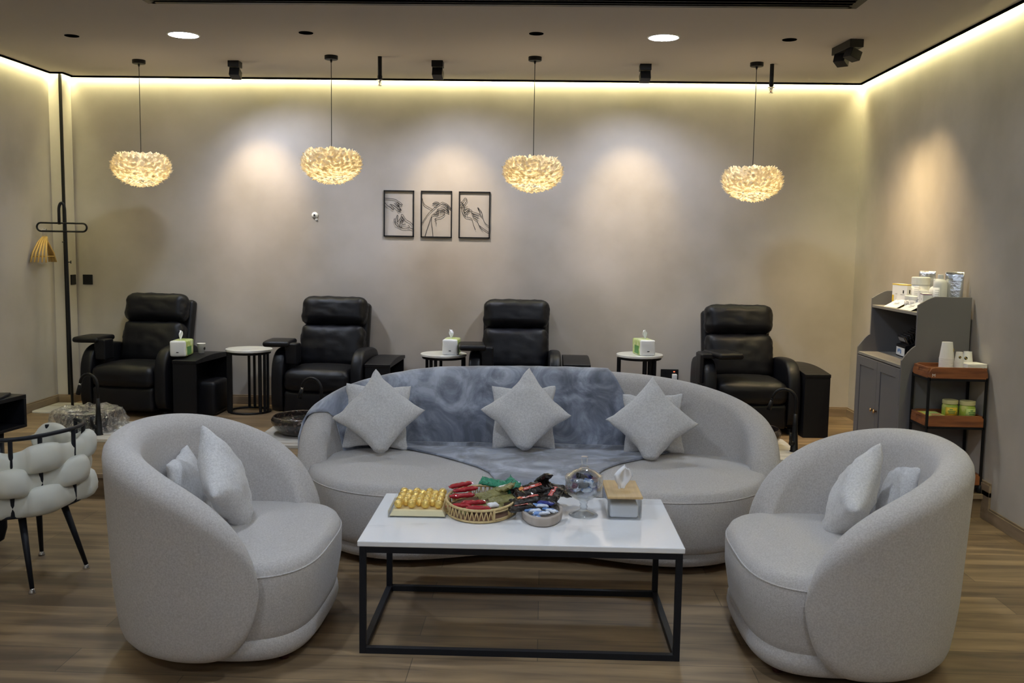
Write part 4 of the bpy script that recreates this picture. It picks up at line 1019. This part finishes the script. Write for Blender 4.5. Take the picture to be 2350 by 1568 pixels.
for (a, b_, kn) in ((Y0+.018, ym-.0015, ym-.03), (ym+.0015, Y1-.018, ym+.03)):
    d = MB(); d.T = Matrix.Translation((-2.36, -6.19, -STEP)); z0, z1 = STEP+.055, zl-.024; f_ = .06
    d.box(X0+.006, X0+.016, a, b_, z0, z1).box(X0, X0+.006, a, a+f_, z0, z1).box(X0, X0+.006, b_-f_, b_, z0, z1).box(X0, X0+.006, a+f_, b_-f_, z0, z0+f_).box(X0, X0+.006, a+f_, b_-f_, z1-f_, z1)
    dd = d.build('door', 'greypaint', cab, bevel=.001)
    k = MB(); k.T = Matrix.Translation((-2.36, -6.19, -STEP)) @ Matrix.Translation((X0, kn, .50)) @ Matrix.Rotation(-PI/2, 4, 'Y'); k.lathe([(0, 0), (.006, 0), (.005, .010), (.012, .016), (.012, .022), (0, .026)], 14).build('knob', 'brass', dd, smooth=True)
# things on the top shelf
def boxed(name, lab, cat, group, c, sz, rz, mtl='card', bits=(), seed=0):
    t = thing(name, lab, cat, c, rz, group); w, d, h = sz[0]/2, sz[1]/2, sz[2]
    MB().box(-w, w, -d, d, 0, h).build('carton', mtl, t, bevel=.0015)
    for i, (nm, face, u0, u1, v0, v1, mk) in enumerate(bits):    # face 'x' = -x face, 'y' = -y face
        e = .0007
        if face == 'x': MB().box(-w-e, -w+e, -d+2*d*u0, -d+2*d*u1, h*v0, h*v1).build(nm, mk, t)
        else: MB().box(-w+2*w*u0, -w+2*w*u1, -d-e, -d+e, h*v0, h*v1).build(nm, mk, t)
    return t
yb = [('yellow_band', 'x', 0, 1, 0, .14, 'yellow'), ('yellow_band', 'y', 0, 1, 0, .14, 'yellow'), ('yellow_band', 'x', 0, 1, .95, 1, 'yellow'), ('yellow_band', 'y', 0, 1, .95, 1, 'yellow'), ('printed_mark', 'x', .30, .42, .60, .74, 'blackprint'), ('printed_mark', 'y', .4, .6, .60, .76, 'blackprint'), ('printed_line', 'x', .25, .65, .54, .56, 'print'), ('printed_mark', 'y', .70, .95, .56, .62, 'print')]
boxed('product_box', 'white and yellow carton, left of the pair on the cabinet top shelf', 'carton', 'white and yellow cartons', (2.37, 6.46, zs), (.05, .078, .150), .5, 'card', yb+[('lemon_print', 'x', .8, .98, .2, .5, 'yellow')])
boxed('product_box', 'white and yellow carton, right of the pair on the cabinet top shelf', 'carton', 'white and yellow cartons', (2.365, 6.355, zs), (.05, .078, .150), .5, 'card', yb)
def jar_bottle(name, lab, cat, c, prof, group=None, capz=None, lab_band=None):
    t = thing(name, lab, cat, c, 0, group)
    MB().lathe(prof, 28).build('bottle_body', 'white', t, smooth=True)
    if capz: MB().lathe([(0, capz[1]), (capz[0], capz[1]), (capz[0], capz[2]), (capz[0]*.9, capz[2]+.003), (0, capz[2]+.003)], 28).build('cap', 'white', t)
    if lab_band:
        r, z0, z1 = lab_band; 
        for (a0, a1, mk, q0, q1) in ((2.5, 4.3, 'card', z0, z1), (2.9, 3.2, 'print', z0+(z1-z0)*.35, z0+(z1-z0)*.8), (3.6, 4.2, 'print', z0+(z1-z0)*.15, z0+(z1-z0)*.85), (4.55, 4.62, 'print', z0, z1)):
            rr = r+(.0006 if mk == 'card' else .0011); n = 8; vs = []
            if mk == 'print' and a1-a0 > .1:
                m = MB()
                for L_ in range(7):
                    zz = q0+(q1-q0)*L_/6; m.add([((rr)*math.cos(a0+(a1-a0)*i/n), rr*math.sin(a0+(a1-a0)*i/n), zz+dz) for i in range(n+1) for dz in (0, .0018)], [(2*i, 2*i+2, 2*i+3, 2*i+1) for i in range(n)])
                m.build('printed_lines', 'print', t, solid=.0004)
            elif mk == 'card':
                MB().add([((rr)*math.cos(a0+(a1-a0)*i/n), rr*math.sin(a0+(a1-a0)*i/n), zz) for i in range(n+1) for zz in (q0, q1)], [(2*i, 2*i+2, 2*i+3, 2*i+1) for i in range(n)]).build('label', 'card', t, smooth=True, solid=.0004)
jp = lambda r, h: [(0, 0), (r*.94, 0), (r, .004), (r, h), (0, h)]
jar_bottle('cream_jar', 'small white lidded jar, left of the two below the big jar', 'jar', (2.34, 6.185, zs), jp(.034, .062), 'small white jars on the cabinet', (.035, .062, .082), (.034, .012, .055))
jar_bottle('cream_jar', 'small white lidded jar, right of the two below the big jar', 'jar', (2.335, 6.105, zs), jp(.034, .062), 'small white jars on the cabinet', (.035, .062, .082), (.034, .012, .055))
jar_bottle('cream_jar', 'big white jar standing above the two small jars on the cabinet', 'jar', (2.405, 6.20, zs), [(0, 0), (.050, 0), (.053, .005), (.053, .155), (0, .155)], None, (.056, .155, .200), (.053, .05, .15))
MBp = lambda: None
def pouch(lab, c, rz, w, h):
    m = MB(); rows = []
    for i in range(13):
        v = i/12; th = .022*(1-v)**.8+.001; row = []
        for k in range(20):
            a = 2*PI*k/20; ww = w/2*(1-.03*math.sin(v*PI)); row.append(Vector((ww*sgp(math.cos(a), .5)+.002*noise.noise(Vector((v*9, a, 1))), th*math.sin(a)*(1-.2*abs(math.cos(a))), h*v)))
        rows.append(row)
    m.loft(rows); o = m.build('foil_pouch', 'foil', smooth=True, loc=c, rz=rz); tag(o, lab, 'pouch', 'silver foil pouches'); return o
pouch('silver foil pouch at the left behind the big white jar', (2.475, 6.28, zs), -.9, .115, .240)
pouch('silver foil pouch at the right end behind the tall bottle', (2.490, 5.90, zs), -.5, .105, .245)
bp_ = lambda r, h: [(0, 0), (r*.95, 0), (r, .005), (r, h*.60), (r*.93, h*.70), (r*.72, h*.78), (r*.36, h*.83), (r*.34, h*.84)]
jar_bottle('lotion_bottle', 'round-shouldered white bottle left of the tall one on the cabinet', 'bottle', (2.44, 6.045, zs), bp_(.042, .185), 'white bottles on the cabinet', (.017, .155, .195), None)
jar_bottle('lotion_bottle', 'tall white bottle at the right on the cabinet top', 'bottle', (2.40, 5.885, zs), bp_(.040, .235)[:3]+[(.040, .165), (.037, .182), (.028, .196), (.015, .203)], 'white bottles on the cabinet', (.0165, .198, .226), (.040, .04, .15))
boxed('product_box', 'white carton with a purple top edge on the cabinet', 'carton', None, (2.35, 5.965, zs), (.05, .13, .108), -.25, 'card', [('purple_band', 'x', 0, 1, .95, 1.0, 'purpleprint'), ('purple_band', 'y', 0, 1, .95, 1.0, 'purpleprint'), ('printed_mark', 'x', .47, .53, .62, .74, 'purpleprint'), ('printed_line', 'x', .35, .65, .42, .46, 'print'), ('printed_line', 'x', .2, .8, .15, .24, 'print')])
boxed('product_box', 'plain white carton left of the purple edged carton', 'carton', None, (2.365, 6.055, zs), (.05, .05, .125), -.1, 'card', [('printed_line', 'x', .3, .7, .5, .55, 'print')])
boxed('product_box', 'white carton with yellow edge between the two white bottles', 'carton', None, (2.465, 5.975, zs), (.03, .04, .155), 0, 'yellow', [('printed_line', 'x', .1, .9, .3, .9, 'card')])
jar_bottle('pump_bottle', 'dark-capped bottle between the two white bottles', 'bottle', (2.485, 5.965, zs+.155), [(0, 0), (.014, 0), (.014, .02), (0, .02)], None, None, None)
def card_stand(lab, c, rz):
    t = thing('card_sign', lab, 'card sign', c, rz, 'white folded cards')
    m = MB(); m.T = Matrix.Rotation(-.0, 4, 'X')
    # sloping face towards -y
    L_, w = .105, .088; a = math.radians(28); dy, dz = L_*math.cos(a), L_*math.sin(a)
    m.add([(-w, 0, .001), (w, 0, .001), (w, dy, dz), (-w, dy, dz), (-w, dy+.02, .001), (w, dy+.02, .001)], [(0, 1, 2, 3), (3, 2, 5, 4)]).build('card', 'card', t, solid=.0012)
    for (u, v, ww, hh) in ((0, .62, .012, .004), (0, .48, .030, .010), (0, .34, .022, .003)):
        y, z = dy*v, dz*v+.0022; ww_ = ww
        MB().add([(-ww_, y-hh/2*math.cos(a), z-hh/2*math.sin(a)), (ww_, y-hh/2*math.cos(a), z-hh/2*math.sin(a)), (ww_, y+hh/2*math.cos(a), z+hh/2*math.sin(a)), (-ww_, y+hh/2*math.cos(a), z+hh/2*math.sin(a))], [(0, 1, 2, 3)]).build('printed_line', 'print', t, solid=.0004)
card_stand('white folded card at the left front of the cabinet top shelf', (2.255, 6.30, zs), -PI/2+.12)
card_stand('white folded card at the right front, partly behind the side panel', (2.25, 6.03, zs), -PI/2+.05)
# black carton and packets in the open niche
t = thing('display_carton', 'open black display carton of sachets in the cabinet niche', 'display carton', (2.430, 6.285, zl), -.06)
m = MB(); m.prism([(-.095, .0), (-.095, .075), (-.06, .085), (.09, .17), (.09, 0)], 1, -.095, .095).build('carton', 'blackboard', t, bevel=.001)
text_mesh('lettering', 'HAND', .028, 'whitecup', t, Matrix.Translation((-.045, -.0965, .030)) @ Matrix.Rotation(PI/2, 4, 'X'))
MB().box(-.085, -.045, -.0963, -.095, .010, .014).build('printed_line', 'whitecup', t)
MB().box(-.0965, -.095, -.085, .085, .008, .06).build('front_label', 'card', t)
MB().box(-.0972, -.0964, -.02, .06, .02, .05).build('printed_mark', 'bluewrap', t)
sa = None
for k in range(9):
    c = (2.362+.017*k, 6.290-.001*k, zl+.085+.0095*k)
    lab = ['frontmost black sachet, pale printed face, in the display carton', 'black sachet second from the front of the display carton', 'black sachet third from the front of the display carton', 'black sachet fourth from the front of the display carton', 'black sachet in the exact middle of the display carton',
           'black sachet fourth from the back of the display carton', 'black sachet third from the back of the display carton', 'black sachet second from the back of the display carton', 'rearmost black sachet of the display carton'][k]
    if sa is None:
        sa = thing('sachet', lab, 'sachet', c, -.06, 'black sachets in the display carton')
        m = MB(); m.T = Matrix.Rotation(-.45, 4, 'Y'); m.rbox(-.004, .004, -.085, .085, -.06, .055, .003, n=4, wr=.003).build('packet', 'blackwrap', sa, smooth=True)
        m = MB(); m.T = Matrix.Rotation(-.45, 4, 'Y'); m.box(-.0062, -.0055, -.05, .07, .020, .045).build('pale_print', 'print', sa)
    else: dup(sa, c, None, lab)

# ------------------------------------------------------------------ trolley with wooden trays
tr = thing('tray_trolley', 'black-framed trolley with three acacia wood trays by the right wall', 'trolley', (2.385, 5.64, STEP))
TX, TY = .163, .118; bw = .013
tz = [.045, .385, .665]
for sx in (-1, 1):
    for sy in (-1, 1):
        MB().box(sx*TX-bw/2, sx*TX+bw/2, sy*TY-bw/2, sy*TY+bw/2, .045, .672).build('post', 'black', tr)
        MB().lathe([(.012, 0), (.018, .006), (.018, .03), (.012, .045), (.006, .05)], 14, (sx*TX, sy*TY, 0)).build('foot', 'black', tr, smooth=True)
for z in tz:
    m = MB(); m.box(-TX, TX, -TY-bw/2, -TY+bw/2, z-bw, z).box(-TX, TX, TY-bw/2, TY+bw/2, z-bw, z).box(-TX-bw/2, -TX+bw/2, -TY, TY, z-bw, z).box(TX-bw/2, TX+bw/2, -TY, TY, z-bw, z); m.build('shelf_rail', 'black', tr)
    ty = thing('tray', '', '', (0, 0, z)); del ty['label']; del ty['category']; ty.name = 'wooden_tray'; bpy.data.objects.remove(ty)
    def rr(w, h):   # long side board, rounded upper corners
        return [(-w, 0), (w, 0), (w, h*.45), (w-.006, h*.72), (w-.018, h*.92), (w-.035, h), (-w+.035, h), (-w+.018, h*.92), (-w+.006, h*.72), (-w, h*.45)]
    m = MB(); m.T = Matrix.Translation((0, 0, z)); m.box(-TX, TX, -TY, TY, .0, .046)
    m.prism(rr(TX+.004, .066), 1, -TY-.006, -TY+.010); m.prism(rr(TX+.004, .066), 1, TY-.010, TY+.006)
    tm = m.build('wooden_tray', 'acacia', tr, bevel=.003)
    for sx in (-1, 1):
        m = MB(); x0, x1 = sorted((sx*(TX+.004), sx*(TX-.010))); 
        m.T = Matrix.Translation((0, 0, z)); yy = TY-.010
        m.box(x0, x1, -yy, yy, 0, .030); m.box(x0, x1, -yy, -.035, .030, .048); m.box(x0, x1, .035, yy, .030, .048); m.box(x0, x1, -yy, yy, .048, .062)
        m.build('handle_board', 'acacia', tm, bevel=.002)
text_mesh('letter_mark', 'M', .026, 'whitecup', tr, Matrix.Translation((-TX-.008+.03, -TY-.0068, tz[2]+.018)) @ Matrix.Rotation(PI/2, 4, 'X'))
ox, oy = 2.385, 5.64; zT = STEP+tz[2]+.046; zM = STEP+tz[1]+.046
def cup_stack(x, y, n, r, h, step, lab, logo_a):
    first = None
    for k in range(n):
        z = zT+.0005+k*step
        lb = ('topmost upturned cup of the ' + lab) if k == n-1 else ('nested upturned cup, only its rim showing, in the ' + lab)
        if first is None:
            first = thing('paper_cup', lb, 'paper cup', (x, y, z), 0, 'nested cups of the '+lab)
            MB().lathe([(r*.96, 0), (r, .0015), (r, .0045), (r*.97, .006), (r*.70, h), (r*.66, h), (r*.66, h-.004), (0, h-.004), (0, h-.006), (r*.64, h-.006), (r*.93, .003)], 28).build('cup', 'whitecup', first, smooth=False)
            q = first
        else: q = dup(first, (x, y, z), label=lb)
    if logo_a is not None:
        rr = r*.84+.0008; zc = h*.52; ra = r*.30; m = MB(); g = MB(); ca = logo_a
        def onc(dx, dz, o=0):
            rloc = r*.97+(r*.70-r*.97)*((zc+dz)-.006)/(h-.006)+.0006+o; a = ca+dx/rloc; return (rloc*math.cos(a), rloc*math.sin(a), zc+dz)
        m.add([onc(0, 0)]+[onc(ra*math.cos(2*PI*i/20), ra*math.sin(2*PI*i/20)) for i in range(20)], [(0, i+1, (i+1) % 20+1) for i in range(20)]).build('round_logo', 'blackprint', q, solid=.0004)
        P = [onc(ra*.8*u, ra*.55*math.sin(u*3.2)*-1, .0008) for u in [i/8-1 for i in range(17)]]
        g.tube(P, ra*.10, 5); g.tube([onc(-ra*.3, ra*.9, .0008), onc(ra*.1, 0, .0008), onc(ra*.5, -ra*.8, .0008)], ra*.08, 5); g.build('logo_swirl', 'goldprint', q)
cup_stack(2.360, 5.635, 9, .0415, .098, .0072, 'tallest trolley cup stack', -.35)
cup_stack(2.417, 5.600, 8, .0255, .062, .0058, 'middle trolley cup stack', -1.75)
cup_stack(2.498, 5.675, 4, .0320, .078, .0065, 'cup stack behind the napkins', -2.3)
nk = thing('napkin_stack', 'flat white pack of square napkins on the top trolley tray', 'napkins', (2.490, 5.595, zT), .15)
for k in range(5): MB().rbox(-.062+.001*k, .062, -.055, .055, .008*k, .008*k+.0078, .003, n=3, wr=.001, seed=k).build('folded_layer', 'whitecup', nk, smooth=True)
nk.rotation_euler = (0, 0, .15)
t0 = [(2.397, 5.635, 'green and cream lidded plastic jar, left of the two on the middle tray'), (2.482, 5.600, 'green and cream lidded plastic jar, right of the two on the middle tray')]
for i, (x, y, l) in enumerate(t0):
    j = thing('plastic_jar', l, 'jar', (x, y, zM), i*.4, 'green jars on the trolley')
    MB().lathe([(0, 0), (.040, 0), (.0445, .006), (.0445, .060), (.040, .070), (.036, .074), (0, .074)], 32).build('jar_body', 'jarbody', j, smooth=True)
    MB().lathe([(0, .074), (.043, .074), (.0435, .077), (.0435, .094), (.041, .097), (0, .097)], 32).build('lid', 'jarlid', j)
    a0, a1, n = (-2.5, -.9, 10); r = .0451
    lbp = MB().add([(r*math.cos(a0+(a1-a0)*q/n), r*math.sin(a0+(a1-a0)*q/n), z) for q in range(n+1) for z in (.008, .056)], [(2*q, 2*q+2, 2*q+3, 2*q+1) for q in range(n)]).build('label', 'lime' if i else 'yellow', j, smooth=True, solid=.0005)
    for (b0, b1, z) in ((-2.2, -1.2, .032), (-2.1, -1.3, .022), (-2.0, -1.6, .042)):
        MB().add([((r+.0006)*math.cos(b0+(b1-b0)*q/6), (r+.0006)*math.sin(b0+(b1-b0)*q/6), z+dz) for q in range(7) for dz in (0, .005)], [(2*q, 2*q+2, 2*q+3, 2*q+1) for q in range(6)]).build('printed_line', 'tgreen', lbp, solid=.0004)
bk = thing('flat_packet', 'flat yellow printed packet lying on the middle trolley tray', 'packet', (2.285, 5.635, zM), 0)
MB().rbox(-.055, .065, -.09, .09, 0, .012, .004, n=3, wr=.001).build('packet', 'yellow', bk, smooth=True)
MB().box(-.035, .055, -.07, .06, .0125, .0132).build('pale_panel', 'lime', bk)
MB().box(-.010, .045, -.05, -.02, .0133, .0139).build('red_print', 'redmark', bk)
tag(MB().rbox(-.045, .045, -.06, .06, 0, .03, .008, n=3).build('dark_pouch', 'blackboard', smooth=True, loc=(2.48, 5.64, STEP)), 'small dark item on the floor under the trolley', 'pouch') if False else None

# ------------------------------------------------------------------ woven cushion chair at the left
CC = Vector((-2.36, 4.17, 0)); aX = Vector((.957, -.29, 0)); bX = Vector((.29, .957, 0))
ch = thing('woven_chair', 'cream puffy woven-back chair with black legs at the left edge', 'chair', CC, -.294)
# local frame: +x is the back of the chair, y sideways
def tubp(a, r=1, z=0, A=.225, B=.270): return Vector((A*r*sgp(math.cos(a), .78), B*r*sgp(math.sin(a), .78), z))
zR = .675
span = 1.35
MB().tube([tubp(-span+2*span*i/30, 1.0, zR) for i in range(31)], .0095, 10).build('back_rail', 'black2', ch, smooth=True)
MB().tube([tubp(2*PI*i/48, .97, .335) for i in range(48)], .0085, 8, closed=True).build('seat_ring', 'black2', ch, smooth=True)
pa = [-1.33, -.80, -.27, .27, .80, 1.33, 1.9, -1.9]
for i, a in enumerate(pa):
    top = zR if abs(a) < 1.4 else .64
    MB().tube([tubp(a, .985, .335), tubp(a, 1.0, top)], .0095, 8).build('back_post', 'black2', ch)
for r_, (z0, par) in enumerate([(.385, 0), (.478, 1), (.572, 0)]):
    rings = []; N = 150; lo, hi = -2.25, 2.25
    for i in range(N+1):
        a = lo+(hi-lo)*i/N; ph = (a+.27)/.53*PI    # posts at a = -.27+.53k
        w = math.cos(ph+(PI if par else 0))        # +1: passes outside the post, -1 inside
        end = min(1, (1-abs(2*i/N-1))*9)**.5
        w = sgp(w, .6); off = .020*w; th = (.026+.012*(w*.5+.5))*end; hh = (.050+.014*(w*.5+.5))*end
        zz = z0+.010*w*(1 if par == 0 else 1)
        c = tubp(a, 1, zz); n = Vector((math.cos(a), math.sin(a), 0)); ring = []
        for k in range(14):
            b_ = 2*PI*k/14; q = c+n*(off+th*math.cos(b_))+Vector((0, 0, hh*sgp(math.sin(b_), .85)))
            q += n*noise.noise(Vector((a*5, b_*1.3, r_)))*.006; ring.append(q)
        rings.append(ring)
    MB().loft(rings).build('woven_band', 'cream', ch, smooth=True)
MB().lathe([(0, .345), (.19, .345), (.215, .37), (.215, .41), (.19, .435), (.10, .448), (0, .45)], 40, sx=1.0, sy=1.15).build('seat_cushion', 'cream', ch, smooth=True)
inv = Matrix.Rotation(.294, 4, 'Z')
for wx, wy in ((-2.19, 3.93), (-2.11, 4.256), (-2.413, 4.427), (-2.49, 4.10)):
    b_ = inv @ (Vector((wx, wy, 0))-CC); top = Vector((b_.x*.58, b_.y*.72, .335))
    lg = MB().tube([top, b_+Vector((0, 0, .02))], [.017, .0095], 12).build('leg', 'black2', ch, smooth=True)
    MB().lathe([(.015, 0), (.016, .006), (.010, .016), (.009, .022)], 14, b_).build('foot_cap', 'chrome', lg, smooth=True)

# ------------------------------------------------------------------ black desk cut by the left frame edge
dk = thing('black_desk', 'black desk with an open cubby, cut off by the left frame edge', 'desk', (-2.587, 4.653, 0), math.atan2(.299, .039))
# local +x along the visible face towards the far corner, so the desk spans negative x; +y away to the left
def dbx(n, *a, **k): return MB().box(*a).build(n, 'blackboard', dk, bevel=.002)
dbx('desk_top', -1.1, 0, 0, .50, .730, .75); dbx('cubby_floor', -1.1, 0, 0, .50, .585, .60)
dbx('end_panel', -.018, 0, 0, .50, .60, .73); dbx('divider', -.40, -.382, .01, .50, .60, .73); dbx('back_panel', -1.1, -.018, .485, .50, .60, .73); dbx('end_panel', -1.1, -1.082, 0, .50, .60, .73)
for x in (-.13, -1.0):
    MB().tube([(x, .06, .585), (x, .06, .10), (x, .075, .05), (x, .12, .022), (x, .20, .018), (x, .36, .018), (x, .42, .04), (x, .44, .10), (x, .44, .585)], .022, 10).build('sled_leg', 'black', dk, smooth=True)
    MB().cyl((x, .11, 0), .016, .02, 12).build('foot', 'black', dk); MB().cyl((x, .36, 0), .016, .02, 12).build('foot', 'black', dk)
tag(MB().rbox(-.12, .12, -.09, .09, 0, .014, .005, n=3).build('tablet', 'blackboard', smooth=True, loc=(-2.74, 4.50, .751), rz=.2), 'thin dark tablet lying on the black desk', 'tablet')
